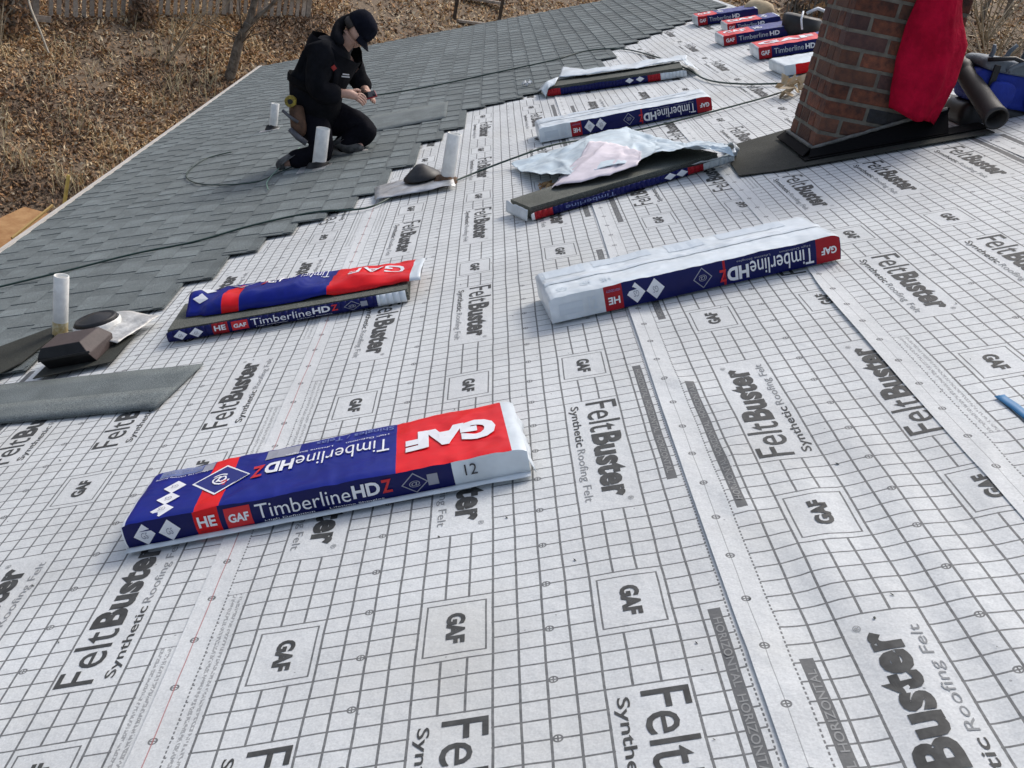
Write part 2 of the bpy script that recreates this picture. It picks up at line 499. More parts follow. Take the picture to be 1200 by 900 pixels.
deckpoly = [(eave_s(T_NEAR), T_NEAR), (S_RIDGE, T_NEAR), (S_RIDGE, T_END - 1), (eave_s(T_END - 1), T_END - 1)]
slab("roof_deck", deckpoly, -0.16, -0.012, M_DECK)
# far slope beyond the ridge
mb = MB()
rz = rp(S_RIDGE, 0, 0)
y0, y1 = T_NEAR * U, (T_END - 1) * U
x0, z0 = rz.x + 0.005, rz.z
mb.add([HP((x0, y0, z0 - .012)), HP((x0, y1, z0 - .012)), HP((x0 + 5, y1, z0 - 2.0)), HP((x0 + 5, y0, z0 - 2.0)),
        HP((x0, y0, z0 - .17)), HP((x0, y1, z0 - .17)), HP((x0 + 5, y1, z0 - 2.2)), HP((x0 + 5, y0, z0 - 2.2))],
       [(0, 3, 2, 1), (4, 5, 6, 7), (0, 1, 5, 4), (1, 2, 6, 5), (2, 3, 7, 6), (3, 0, 4, 7)])
o = mb.build("far_slope", M_SH[1], house); fix_normals(o.data)
# walls below the eaves
mb = MB()
ex = rp(-40, 0, 0).x
zb = -5.2
def wallbox(xa, xb, ya, yb, za, zc): mb.box(HP(((xa + xb) / 2, (ya + yb) / 2, (za + zc) / 2)), (xb - xa, yb - ya, zc - za))
wallbox(ex, ex + .2, y0 + .3, y1 - .35, zb, rp(-40, 0, -.19).z)
o = mb.build("wall", M_WALL, house)
mb = MB()
pp = [(ex + .2, zb), (ex + .2, rp(-40, 0, -.19).z), (rz.x, rz.z - .2), (x0 + 4.4, rz.z - 2.05), (x0 + 4.4, zb)]
for ya, yb in ((y1 - .6, y1 - .35), (y0 + .3, y0 + .55)):
    mb.add([HP((x, ya, z)) for x, z in pp] + [HP((x, yb, z)) for x, z in pp],
           [(0, 1, 2, 3, 4), (9, 8, 7, 6, 5)] + [(i, i + 5, (i + 1) % 5 + 5, (i + 1) % 5) for i in range(5)])
o = mb.build("gable_wall", M_WALL, house); fix_normals(o.data)
# drip edge along the eave and the rake
mb = MB()
n = 40
for a0, a1, h0, h1 in ((-1.15, -.25, -.020, .034),):
    P = []
    for i in range(n + 1):
        t = T_NEAR + (T_END - T_NEAR) * i / n
        s = eave_s(t)
        j = 0.0015 * noise.noise((t * .3, 0, 0))
        P.append([HP(rp(s + a0, t, h1 + j)), HP(rp(s + a1, t, h1 + j)), HP(rp(s + a1, t, h0)), HP(rp(s + a0, t, -.16)), HP(rp(s + a0 - .02, t, -.16))])
    V = [q for r_ in P for q in r_]
    F = []
    for i in range(n):
        for k in range(5):
            a, b = i * 5 + k, i * 5 + (k + 1) % 5
            F.append((a, b, b + 5, a + 5))
    mb.add(V, F)
o = mb.build("drip_edge", M_EAVE, house); fix_normals(o.data)
mb = MB()
mb.prism([(eave_s(T_END) - .4, T_END - 1.0), (S_RIDGE, T_END - 1.0), (S_RIDGE, T_END - .3), (eave_s(T_END) - .4, T_END - .3)], -.2, -.004,
         fn=lambda p: HP(rp(p.x, p.y, p.z)))
o = mb.build("rake_board", M_EAVE, house); fix_normals(o.data)

# ------------------------------------------------------------------ underlayment sheets
def bellw(x, w_): return math.exp(-(x / w_) ** 2)
_cr = random.Random(21)
CREASES = [(22.6, 14.5, 1.9, .45, 2.2, .007), (23.4, 17.5, 1.3, .40, 1.6, .006), (22.2, 27.5, 2.2, .35, 1.6, .006), (21.9, 4.5, .9, .5, 1.4, .005), (24.6, 9.0, 1.7, .6, 3.2, .006),
           (27.0, 6.0, 1.5, .6, 3.0, .005), (26.2, 13.0, 1.4, .55, 3.0, .005), (34.0, 14.0, 1.2, .5, 2.5, .005)]
for _i in range(26):
    CREASES.append((_cr.uniform(-8, 50), _cr.uniform(-4, 62), _cr.uniform(0, 3.14), _cr.uniform(.25, .6), _cr.uniform(1.2, 4.5), _cr.uniform(-.0030, .0042)))

def H(s, t):
    """height of the loose cloth above the deck, metres"""
    h = 0.0022 * noise.noise((s * .16, t * .11, 1.7)) + 0.0010 * noise.noise((s * .5, t * .35, 4.1))
    k = bellw(s - 27.5, 6.5) * (1.0 if t < 12 else bellw(t - 12, 11))
    h += 0.0044 * k * math.sin(2 * math.pi * (s + .04 * t + .8 * noise.noise((s * .1, t * .1, 9))) / 4.1)
    h += 0.007 * bellw(s - 23.6 - .05 * (t - 18), .9) * bellw(t - 15, 5.0)
    h += 0.004 * bellw(s - 22.4 + .22 * (t - 28), .7) * bellw(t - 28, 4.0)
    h += 0.004 * bellw(s - 36 + .5 * (t - 70), 1.2) * bellw(t - 66, 8)
    h += 0.003 * bellw(s - 3 - .12 * (t - 20), .9) * bellw(t - 10, 16)
    # slanting puckers near the laps
    for s1, t1, sl_, wd, ln, am in CREASES:
        ds, dt = s - s1, t - t1
        if abs(ds) < 9 and abs(dt) < 9:
            al = ds * math.cos(sl_) + dt * math.sin(sl_); ac = -ds * math.sin(sl_) + dt * math.cos(sl_)
            h += am * bellw(ac, wd) * bellw(al, ln)
    return h

def ZN(k, s, t):
    """upper side of sheet k"""
    h = 0.0006 * (k + 1) + H(s, t) + 0.002
    e = EDGE[k] + edge_w(k, t)
    d = s - e
    if d < 1.6:
        cu = 0.0015 + 0.0035 * max(0.0, noise.noise((t * .13, k * 7.3, 0)) + .25)
        if k == 3: cu += 0.006 * bellw(t - 33, 9)
        if k == 2: cu += 0.003
        h += cu * max(0.0, 1 - d / 1.6) ** 1.5
    return h

OFF = {-1: (-44.7, 1, 5.0), 0: (-22.35, -1, 34.8), 1: (0.0, 1, 0.0), 2: (22.55, -1, 43.8), 3: (34.65, 1, -15.2), 4: (57.0, -1, 60.0)}
EDGE = {k: v[0] - 1.38 for k, v in OFF.items()}
def edge_w(k, t):
    return 0.10 * noise.noise((t * .06, k * 3.1, 5.5)) + (0.35 * bellw(t - 44, 5) if k == 3 else 0)
def to_st(k, a, b):
    o_, sg, c_ = OFF[k]
    return (o_ + a, b - c_) if sg > 0 else (o_ + 21 - a, c_ - b)

TXT_T = 175
ord_k = [-1, 0, 1, 2, 3, 4]
for k in ord_k:
    o_, sg, c_ = OFF[k]
    s_lo = EDGE[k]
    s_hi = (EDGE[k + 1] + 2.2) if k < 4 else S_RIDGE - .1
    ts = list(np.arange(-34, 70, .5)) + list(np.arange(70, 262, 2.0))
    ss = [0, .12, .4, .8, 1.2] + list(np.arange(1.6, s_hi - s_lo, .45)) + [s_hi - s_lo]
    if k in (-1, 4): ss = ss[::2] + ([ss[-1]] if len(ss) % 2 == 0 else [])
    V, UV = [], []
    for t in ts:
        ew = edge_w(k, t)
        for q in ss:
            s = s_lo + q + ew * max(0, 1 - q / 1.2)
            V.append(HP(rp(s, t, ZN(k, s, t))))
            a = (s - o_) if sg > 0 else (21 - (s - o_))
            b = (t + c_) if sg > 0 else (c_ - t)
            UV.append((a, b))
    nu = len(ss)
    F = [(j * nu + i, j * nu + i + 1, (j + 1) * nu + i + 1, (j + 1) * nu + i) for j in range(len(ts) - 1) for i in range(nu - 1)]
    me = bpy.data.meshes.new("underlayment_sheet")
    me.from_pydata(V, [], F)
    me.materials.append(M_FELT_R if k == 1 else M_FELT)
    me.polygons.foreach_set("use_smooth", [True] * len(F))
    uvl = me.uv_layers.new(name="grid")
    li = np.array([l.vertex_index for l in me.loops])
    uvl.data.foreach_set("uv", np.array(UV)[li].ravel())
    me.update()
    so_ = put("underlayment_sheet", me, house)
    # lettering of this sheet
    def logo(mb, nm, s_, t_):
        # drop print that runs under the next sheet
        if k < 4:
            lim = EDGE[k + 1] + .05
            vv = [(ROOFM.transposed() @ (Vector(p) + HL)) / U for p in mb.v]
            keep = [i for i, f in enumerate(mb.f) if min(vv[j].x - edge_w(k + 1, vv[j].y) for j in f) < lim]
            mb.f = [mb.f[i] for i in keep]; mb.m = [mb.m[i] for i in keep]
        if mb.f: put(nm, mb.mesh(nm, [M_INK, M_INK_L, M_BARINK]), so_)
    def place(mb, b_lo, a_c):
        """one logo block: F begins at b_lo+11.6 and reads towards smaller b; tops towards larger a"""
        def fn(bs, be, a0, a1):
            def g(x, y):
                a = a_c + a0 + (a1 - a0) * y
                b = b_lo + bs + (be - bs) * x
                s, t = to_st(k, a, b)
                return HP(rp(s, t, ZN(k, s, t) + .0010))
            return g
        text_to(mb, "Felt", fn(11.62, 7.95, 1.17, 2.86), 0, 0.002, 1.0, (9, 5))
        text_to(mb, "Buster", fn(7.72, 1.10, 1.17, 2.72), 0, 0.045, 1.04, (16, 5))
        text_to(mb, "®", fn(.95, .60, 2.30, 2.58), 1, 0.0)
        text_to(mb, "Synthetic", fn(11.45, 6.55, .20, .78), 0, 0.012, 1.0, (12, 2))
        text_to(mb, "Roofing Felt", fn(6.25, .95, .22, .76), 1, 0.0, 1.0, (12, 2))
    def gaf(mb, b_lo, a_c):
        def g(x, y):
            a = a_c + 1.12 + .78 * y
            b = b_lo + 2.95 - 1.95 * x
            s, t = to_st(k, a, b)
            return HP(rp(s, t, ZN(k, s, t) + .0010))
        text_to(mb, "GAF", g, 0, 0.05, 1.0, (5, 3))
    def bartext(mb, b_lo):
        def g(x, y):
            a = 20.36 + .31 * y
            b = b_lo + 13.2 - 12.6 * x
            s, t = to_st(k, a, b)
            return HP(rp(s, t, ZN(k, s, t) + .0006))
        text_to(mb, "HORIZONTAL  HORIZONTAL  HORIZONTAL", g, 2, 0.012, 1.0, (30, 1))
    for p in range(-4, 9):
        bl = 15 + 24 * p
        s, t = to_st(k, 0, bl)
        for a_c in (2, 9, 16):
            sc = to_st(k, a_c + 1.5, bl)[0]
            if not (-24 < sc < S_RIDGE - 2): continue
            if -32 < t < TXT_T:
                mb = MB(); place(mb, bl, a_c); logo(mb, "printed_lettering", s, t)
            if -32 < to_st(k, 0, bl - 9)[1] < TXT_T:
                mb = MB(); gaf(mb, bl - 9, a_c); logo(mb, "printed_logo", s, t)
        if -30 < t < 80 and k in (1, 2):
            mb = MB(); bartext(mb, bl + 1.8); logo(mb, "printed_notice", s, t)

# ------------------------------------------------------------------ shingles already laid
STAIR = [(-60, 36), (-29, 47), (-26, 51.5), (-23, 54.5), (-19, 59.5), (-16, 67), (-13, 74.5), (-10, 79), (-7, 82.5), (-4, 84.5), (-1.5, 91), (2, 108),
         (4, 118), (7, 121.5), (9, 135), (14, 136), (19, 139.5), (24, 146), (29, 151), (34, 172), (43, 184), (52, 195), (63, 212)]
def stair(s): return float(np.interp(s, [q[0] for q in STAIR], [q[1] for q in STAIR]))

EXPO, LEN = 2.81, 19.7
SH_H = 0.016
def shingle_variant(seed, L=LEN):
    r = random.Random(seed)
    mb = MB()
    e, w_ = EXPO * U, L * U
    # backing strip, tilted: butt rides on the course below
    def plate(x0, x1, y0, y1, zb, th, tilt, mi):
        P = []
        for z in (0, th):
            for (x, y) in ((x0, y0), (x1, y0), (x1, y1), (x0, y1)):
                P.append((x, y, zb + tilt * (1 - x / (e * 1.25)) + z))
        mb.add(P, [(3, 2, 1, 0), (4, 5, 6, 7), (0, 1, 5, 4), (1, 2, 6, 5), (2, 3, 7, 6), (3, 0, 4, 7)], mi)
    plate(0, e * 1.25, .0006, w_ - .0006, 0, .0035, .009, 1)
    y = r.uniform(0, .05)
    while y < w_ - .03:
        tw = r.uniform(.075, .20)
        y2 = min(y + tw, w_ - .001)
        plate(-.0008, e * 1.22, max(y, .001), y2, .0035, .0032, .009, r.choice([0, 0, 1, 2]))
        y = y2 + r.uniform(.05, .16)
    plate(e * .88, e * 1.20, .001, w_ - .001, .0067, .0007, .009, 3)  # printed dark band that also paints in the shadow line of each course
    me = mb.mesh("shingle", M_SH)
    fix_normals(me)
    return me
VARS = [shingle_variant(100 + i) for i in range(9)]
_short = {}
courses = []
s = -45.85
ci = 0
while s < S_RIDGE - 2.9:
    t0 = stair(s + 1.4)
    if s < -29: t0 = min(t0, 36)
    # laid racked from the lower left: joints shift by about a third of a shingle each course
    courses.append((s, t0, ci)); s += EXPO; ci += 1
items = []
for s, t0, ci in courses:
    vis0 = max(t0, 12 if s < -20 else t0)
    t = t0
    first = True
    while t < T_END - .2:
        L = LEN
        if first and s < -29: L = LEN * (.35 + .3 * (ci % 3))
        if t + L > T_END: L = T_END - t
        items.append((s, t, L)); t += L; first = False
items = [i for i in items if i[0] < 62]
def key_size(i): return i[1] + abs(i[0] - 16) * .25
items.sort(key=key_size)
def warp_s(s, t): return s - 6.0 * (t - 92.0) / 175.0 * min(1.0, max(0.0, (-s + 12) / 58.0))
SHM = ROOFM.to_4x4()
stuff_mb = MB()
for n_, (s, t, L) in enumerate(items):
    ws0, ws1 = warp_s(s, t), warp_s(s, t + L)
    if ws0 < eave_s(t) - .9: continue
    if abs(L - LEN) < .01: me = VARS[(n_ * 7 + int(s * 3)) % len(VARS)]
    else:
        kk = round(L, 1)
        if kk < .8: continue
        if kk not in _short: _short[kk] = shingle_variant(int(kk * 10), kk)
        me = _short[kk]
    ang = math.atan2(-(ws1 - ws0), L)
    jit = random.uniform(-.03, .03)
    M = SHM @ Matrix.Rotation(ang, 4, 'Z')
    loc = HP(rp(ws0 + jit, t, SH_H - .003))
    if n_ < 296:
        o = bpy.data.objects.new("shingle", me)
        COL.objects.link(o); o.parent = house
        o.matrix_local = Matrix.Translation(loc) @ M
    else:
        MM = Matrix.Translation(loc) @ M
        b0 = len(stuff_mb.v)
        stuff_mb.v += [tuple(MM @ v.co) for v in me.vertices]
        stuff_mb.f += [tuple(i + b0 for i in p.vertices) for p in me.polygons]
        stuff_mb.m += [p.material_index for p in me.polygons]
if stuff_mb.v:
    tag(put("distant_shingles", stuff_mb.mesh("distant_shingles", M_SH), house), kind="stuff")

# ------------------------------------------------------------------ chimney
BR = [mat("brick_red", (0.19, 0.064, 0.034), 0.9, col2=(0.062, 0.027, 0.020), vscale=22, bump=0.5, bscale=70, objvar=.35),
      mat("brick_brown", (0.085, 0.042, 0.030), 0.9, col2=(0.155, 0.065, 0.038), vscale=22, bump=0.5, bscale=70, objvar=.35),
      mat("brick_umber", (0.06, 0.032, 0.03), 0.9, col2=(0.10, 0.05, 0.042), vscale=22, bump=0.5, bscale=70, objvar=.3),
      mat("brick_burnt", (0.022, 0.022, 0.022), 0.85, col2=(0.035, 0.035, 0.04), vscale=22, bump=0.5, bscale=70)]
M_MORTAR = mat("mortar", (0.20, 0.185, 0.15), 0.95, col2=(0.12, 0.11, 0.09), vscale=14, bump=0.6, bscale=60)
CX0, CX1, CY0, CY1 = 1.972, 2.485, 3.60, 4.02
chim = root("brick_chimney", "red brick chimney with grey mortar and black flashing on the upper slope", "chimney", ((CX0 + CX1) / 2, (CY0 + CY1) / 2, .62))
CL = chim.location.copy()
mb = MB()
mb.box(Vector(((CX0 + CX1) / 2, (CY0 + CY1) / 2, 1.16)) - CL, (CX1 - CX0 - .008, CY1 - CY0 - .008, 1.28))
mb.build("mortar_core", M_MORTAR, chim)
def brick_mesh(L_, seed):
    r = random.Random(seed)
    mb = MB()
    mb.box((0, 0, 0), (L_, .09, .061))
    me = mb.mesh("brick", [])
    bm = bmesh.new(); bm.from_mesh(me)
    bmesh.ops.bevel(bm, geom=bm.edges[:], offset=.0035, segments=1, affect='EDGES')
    for v in bm.verts: v.co += Vector((r.uniform(-1, 1), r.uniform(-1, 1), r.uniform(-1, 1))) * .0012
    bm.to_mesh(me); bm.free()
    return me
bm_cache = {}
def brick(L_, x, y, z, rz_, mi, sd_):
    k = (round(L_, 3), mi, sd_ % 3)
    if k not in bm_cache:
        me = brick_mesh(L_, sd_); me.materials.append(BR[mi]); bm_cache[k] = me
    o = bpy.data.objects.new("brick", bm_cache[k]); COL.objects.link(o); o.parent = chim
    o.location = Vector((x, y, z)) - CL
    o.rotation_euler = (random.uniform(-.006, .006), random.uniform(-.006, .006), rz_ + random.uniform(-.006, .006))
CH = 0.0765
def wall_row(x0, y0, dx, dy, L_, ph, z, row):
    """a row of bricks along a face; corners shared alternately"""
    q = -ph
    i = 0
    bl = .228
    while q < L_ - .01:
        a, b = max(q, 0), min(q + bl - .015, L_)
        if b - a > .035:
            c = (a + b) / 2
            r = random.random()
            mi = 0 if r < .50 else 1 if r < .82 else 2 if r < .97 else 3
            yield a, b, mi
        q += bl; i += 1
for row in range(16):
    z = .62 + row * CH
    W_, D_ = CX1 - CX0, CY1 - CY0
    ph = (0.02 if row % 2 else .125)
    for face in range(4):
        Lf = W_ if face in (0, 2) else D_ - .20
        for a, b, mi in wall_row(0, 0, 0, 0, Lf, ph, z, row):
            c = (a + b) / 2
            sd_ = row * 31 + int(a * 100) + face
            if face == 0: brick(b - a, CX0 + c, CY0 + .045, z, 0, mi, sd_)
            elif face == 2: brick(b - a, CX0 + c, CY1 - .045, z, 0, mi, sd_)
            elif face == 1: brick(b - a, CX0 + .045, CY0 + .095 + c, z, math.pi / 2, mi, sd_)
            else: brick(b - a, CX1 - .045, CY0 + .095 + c, z, math.pi / 2, mi, sd_)
mb = MB()
mb.box(Vector(((CX0 + CX1) / 2, (CY0 + CY1) / 2, 1.845)) - CL, (CX1 - CX0 + .06, CY1 - CY0 + .06, .06))
mb.build("chimney_cap", M_MORTAR, chim, bevel=.008)
# flashing: upstand on the front and the lower side, following the slope, and an apron on the roof
def RZ(x): return x * math.tan(PITCH)
mb = MB()
def quadplate(P, n_, th):
    n_ = Vector(n_) * th
    P = [Vector(p) for p in P]
    mb.add([p - CL for p in P] + [p + n_ - CL for p in P], [(0, 1, 2, 3), (7, 6, 5, 4), (0, 4, 5, 1), (1, 5, 6, 2), (2, 6, 7, 3), (3, 7, 4, 0)])
xa, xb = CX0 - .05, CX1 + .05
quadplate([(CX0 - .006, CY0 - .004, RZ(CX0) - .02), (xb, CY0 - .004, RZ(xb) - .02), (xb, CY0 - .004, RZ(xb) + .135), (CX0 - .006, CY0 - .004, RZ(CX0) + .062)], (0, -1, 0), .010)
quadplate([(CX0 - .004, CY0 - .012, RZ(CX0) - .02), (CX0 - .004, CY1 + .03, RZ(CX0) - .02), (CX0 - .004, CY1 + .03, RZ(CX0) + .055), (CX0 - .004, CY0 - .012, RZ(CX0) + .060)], (-1, 0, 0), .008)
nrm = ROOFM @ Vector((0, 0, 1))
def rquad(s0, t0, s1, t1, h, th):
    P = [rp(s0, t0, h), rp(s1, t0, h), rp(s1, t1, h), rp(s0, t1, h)]
    quadplate(P, nrm, th)
rquad(40.7, 68.9, 57.2, 71.3, .021, .004)
# canted fillet between wall and roof
P = [Vector((CX0 - .03, CY0 - .075, RZ(CX0 - .03) + .028)), Vector((xb, CY0 - .085, RZ(xb) + .028)), Vector((xb, CY0 - .014, RZ(xb) + .10)), Vector((CX0 - .012, CY0 - .014, RZ(CX0) + .05))]
quadplate(P, Vector((0, -.7, .7)), .006)
P = [Vector((CX0 - .045, CY0 - .04, RZ(CX0 - .045) + .028)), Vector((CX0 - .045, CY1 + .03, RZ(CX0 - .045) + .028)), Vector((CX0 - .010, CY1 + .03, RZ(CX0) + .045)), Vector((CX0 - .010, CY0 - .012, RZ(CX0) + .05))]
quadplate(P, Vector((-.7, 0, .7)), .006)
o = mb.build("flashing", mat("tarred_flashing", (0.005, 0.005, 0.0055), .9, spec=.15), chim); fix_normals(o.data)
# ragged sealant along the top of the flashing
mb = MB()
P = []
for i in range(26):
    x = CX0 - .012 + (xb - CX0) * i / 25
    P.append(Vector((x, CY0 - .015, RZ(CX0) + .060 + (x - CX0) * (RZ(xb) + .135 - RZ(CX0) - .062) / (xb - CX0) + .004 * noise.noise((x * 40, 0, 0)))) - CL)
mb.tube(P, [.008 + .005 * abs(noise.noise((i * .7, 3, 0))) for i in range(26)], 6)
P = [Vector((CX0 - .012, CY0 - .01 + .42 * i / 14, RZ(CX0) + .060 - .004 * i / 14 + .003 * noise.noise((i, 7, 0)))) - CL for i in range(15)]
mb.tube(P, [.009 + .004 * abs(noise.noise((i * .9, 5, 0))) for i in range(15)], 6)
mb.build("sealant", mat("grey_sealant", (0.14, 0.14, 0.13), .8, var=.3, vscale=30), chim, smooth=True)

# dark roll roofing lying in front of and below the chimney
def flat_piece(name, label, cat, poly, h, th, m, group=None, nsub=10, amp=.002):
    s0 = sum(p[0] for p in poly) / len(poly); t0 = sum(p[1] for p in poly) / len(poly)
    r_ = rroot(name, label, cat, s0, t0, h, group)
    mb = MB()
    mb.prism([((a - s0) * U, (b - t0) * U) for a, b in poly], 0, th)
    o = mb.build(name.split("_", 1)[1] if "_" in name else name, m, r_)
    fix_normals(o.data)
    return r_
fp = flat_piece("dark_mat", "dark olive strip of roll roofing leading down from the chimney foot", "roofing mat",
                [(34.6, 68.4), (37.8, 67.6), (57.0, 67.3), (57.0, 69.2), (44.5, 69.8), (45.8, 84.6), (35.4, 80.3)], .014, .004, M_MAT)

# ------------------------------------------------------------------ jacket hung on the chimney
M_REDC = mat("red_fleece", (0.42, 0.005, 0.030), 0.95, spec=.12, var=.22, vscale=9, bump=.5, bscale=45)
jk = root("red_jacket", "crimson sweatshirt hanging down the front of the brick chimney", "jacket", (2.38, 3.5, 1.3))
JL = jk.location.copy()
mb = MB()
LFT = [(2.26, 1.86), (2.215, 1.78), (2.212, 1.64), (2.223, 1.528), (2.209, 1.401), (2.214, 1.275), (2.230, 1.148), (2.250, 1.052)]
RGT = [(2.36, 1.87), (2.375, 1.80), (2.390, 1.66), (2.416, 1.564), (2.454, 1.472), (2.512, 1.380), (2.516, 1.215), (2.476, 1.022)]
NU_, NV_ = 40, 42
def jpt(u, v, back):
    y = v * (len(LFT) - 1); j = min(int(y), len(LFT) - 2); f = y - j
    a = Vector(LFT[j]).lerp(Vector(LFT[j + 1]), f); b = Vector(RGT[j]).lerp(Vector(RGT[j + 1]), f)
    p = a.lerp(b, u)
    bulge = math.sin(math.pi * min(1, max(0, u))) ** .6
    th = .050 + .045 * v + .02 * math.sin(3 * v)
    fold = (.010 * math.sin(u * 10 + 3.5 * v + 2 * noise.noise((u * 2, v * 3, 8))) + .010 * noise.noise((u * 9, v * 3.5, 1)) + .016 * noise.noise((u * 4, v * 5, 3)) + .005 * noise.noise((u * 20, v * 14, 3))) * (.45 + .7 * v)
    if back: return Vector((p.x, 3.572, p.y + .004)) - JL
    zdip = .010 * math.sin(u * 9 + 1) * (v > .97)
    return Vector((p.x + .006 * noise.noise((v * 9, u * 3, 1)), 3.572 - th * bulge - .004 - fold * bulge, p.y + zdip)) - JL
V, F = [], []
for v in range(NV_ + 1):
    row = [jpt(u / NU_, v / NV_, False) for u in range(NU_ + 1)] + [jpt(u / NU_, v / NV_, True) for u in range(NU_, -1, -1)]
    V += row
NR = 2 * (NU_ + 1)
F = [(j * NR + k, j * NR + (k + 1) % NR, (j + 1) * NR + (k + 1) % NR, (j + 1) * NR + k) for j in range(NV_) for k in range(NR)]
F.append(tuple(range(NR))); F.append(tuple(NV_ * NR + k for k in range(NR - 1, -1, -1)))
mb.add(V, F)
# part slung over the chimney top
mb.add([Vector(p) - JL for p in ((2.25, 3.50, 1.84), (2.37, 3.50, 1.85), (2.39, 3.95, 1.895), (2.23, 3.95, 1.895), (2.25, 3.50, 1.885), (2.37, 3.50, 1.895), (2.39, 3.95, 1.915), (2.23, 3.95, 1.915))],
       [(0, 3, 2, 1), (4, 5, 6, 7), (0, 1, 5, 4), (1, 2, 6, 5), (2, 3, 7, 6), (3, 0, 4, 7)])
o = mb.build("jacket_body", M_REDC, jk, smooth=True); fix_normals(o.data)

# grey tube leaning by the chimney
tb = root("blower_tube", "wide dark grey plastic tube with an open end, between chimney foot and blue bag", "tube", (2.7, 3.5, 1.1))
TL = tb.location.copy()
pA, pB = rp(57.3, 67.6, .070), Vector((2.62, 4.02, 1.34))
mb = MB()
d = (pB - pA).normalized()
Rm = d.to_track_quat('Z', 'Y').to_matrix()
Lt = (pB - pA).length
mb.lathe([(.046, .10), (.046, 0.0), (.054, 0), (.055, .02), (.051, .05), (.049, .2), (.045, Lt * .6), (.045, Lt * .62), (.052, Lt * .64), (.052, Lt * .70), (.042, Lt * .74), (.042, Lt)], 28, 0, pA - TL, Rm)
o = mb.build("tube_shell", mat("dark_grey_plastic", (0.032, 0.030, 0.029), .6, var=.15, vscale=10), tb, smooth=True); fix_normals(o.data)
mb = MB(); mb.lathe([(0, .012), (.0455, .012)], 28, 0, pA - TL + d * .06, Rm)
mb.build("tube_mouth", M_BLACK, tb)

# blue tool bag on the ridge
M_BLUEC = mat("blue_canvas", (0.010, 0.035, 0.33), .7, var=.2, vscale=9, bump=.3, bscale=120)
M_GREYC = mat("grey_webbing", (0.16, 0.19, 0.22), .7, var=.2, vscale=9, bump=.3, bscale=120)
bg_ = root("tool_bag", "blue and black tool bag with grey top flap on the ridge at the right edge", "bag", rp(60.6, 72.6, .0), )
def bagbox(name, x0_, x1_, y0_, y1_, z0_, z1_, m, bul=.02, bev=.02):
    mb = MB()
    def f(face):
        pass
    n_ = 6
    mb.box(((x0_ + x1_) / 2, (y0_ + y1_) / 2, (z0_ + z1_) / 2), (x1_ - x0_, y1_ - y0_, z1_ - z0_))
    me = mb.mesh(name, [m])
    bm = bmesh.new(); bm.from_mesh(me)
    bmesh.ops.subdivide_edges(bm, edges=bm.edges[:], cuts=4, use_grid_fill=True)
    c = Vector(((x0_ + x1_) / 2, (y0_ + y1_) / 2, (z0_ + z1_) / 2))
    for v in bm.verts:
        q = v.co - c
        v.co += Vector((q.x, q.y, q.z)).normalized() * (-bul * max(0, (abs(q.x) / ((x1_ - x0_) / 2)) ** 2 * (abs(q.z) / ((z1_ - z0_) / 2)) ** 2)) + noise.noise_vector(v.co * 9) * .010
    bm.to_mesh(me); bm.free()
    me.polygons.foreach_set("use_smooth", [True] * len(me.polygons))
    return put(name, me, bg_, sub=1)
bagbox("bag_base", -.235, .24, -.02, .24, -.09, .045, M_BLACK)
bagbox("bag_body", -.225, .235, -.005, .235, .03, .20, M_BLUEC)
bagbox("bag_flap", -.21, .24, -.02, .25, .185, .25, M_GREYC)
bagbox("side_pocket", -.16, -.03, -.05, .0, .04, .16, M_BLUEC)
bagbox("front_pocket", .03, .18, -.05, .0, .04, .16, M_BLUEC)
mb = MB()
mb.tube([(-.10 + .25 * math.sin(a * 0) + .13 * (1 - math.cos(a)), -.03 - .03 * math.sin(a), .20 + .06 * math.sin(a)) for a in [math.pi * i / 12 for i in range(13)]], .011, 8)
mb.build("handle", M_GREYC, bg_, smooth=True)
mb = MB(); mb.box((-.15, -.02, .12), (.03, .012, .2)); mb.box((.20, -.02, .12), (.03, .012, .2))
mb.build("strap", M_BLACK, bg_, bevel=.003)

mb = MB()
for i in range(5):
    x = -.17 + .075 * i
    mb.tube([(x, .06 + .02 * (i % 2), .20), (x + .01, .05, .27 + .015 * (i % 3)), (x + .03 * (i % 2), .04, .30 + .02 * (i % 2))], [.012, .011, .009], 7)
mb.build("tool_handles", M_GREYC, bg_, smooth=True)
mb = MB(); mb.tube([(-.21, -.03, .235), (-.10, -.05, .262), (.02, -.045, .240), (.13, -.05, .262), (.22, -.03, .235)], .010, 7)
mb.build("piping", M_BLACK, bg_, smooth=True)

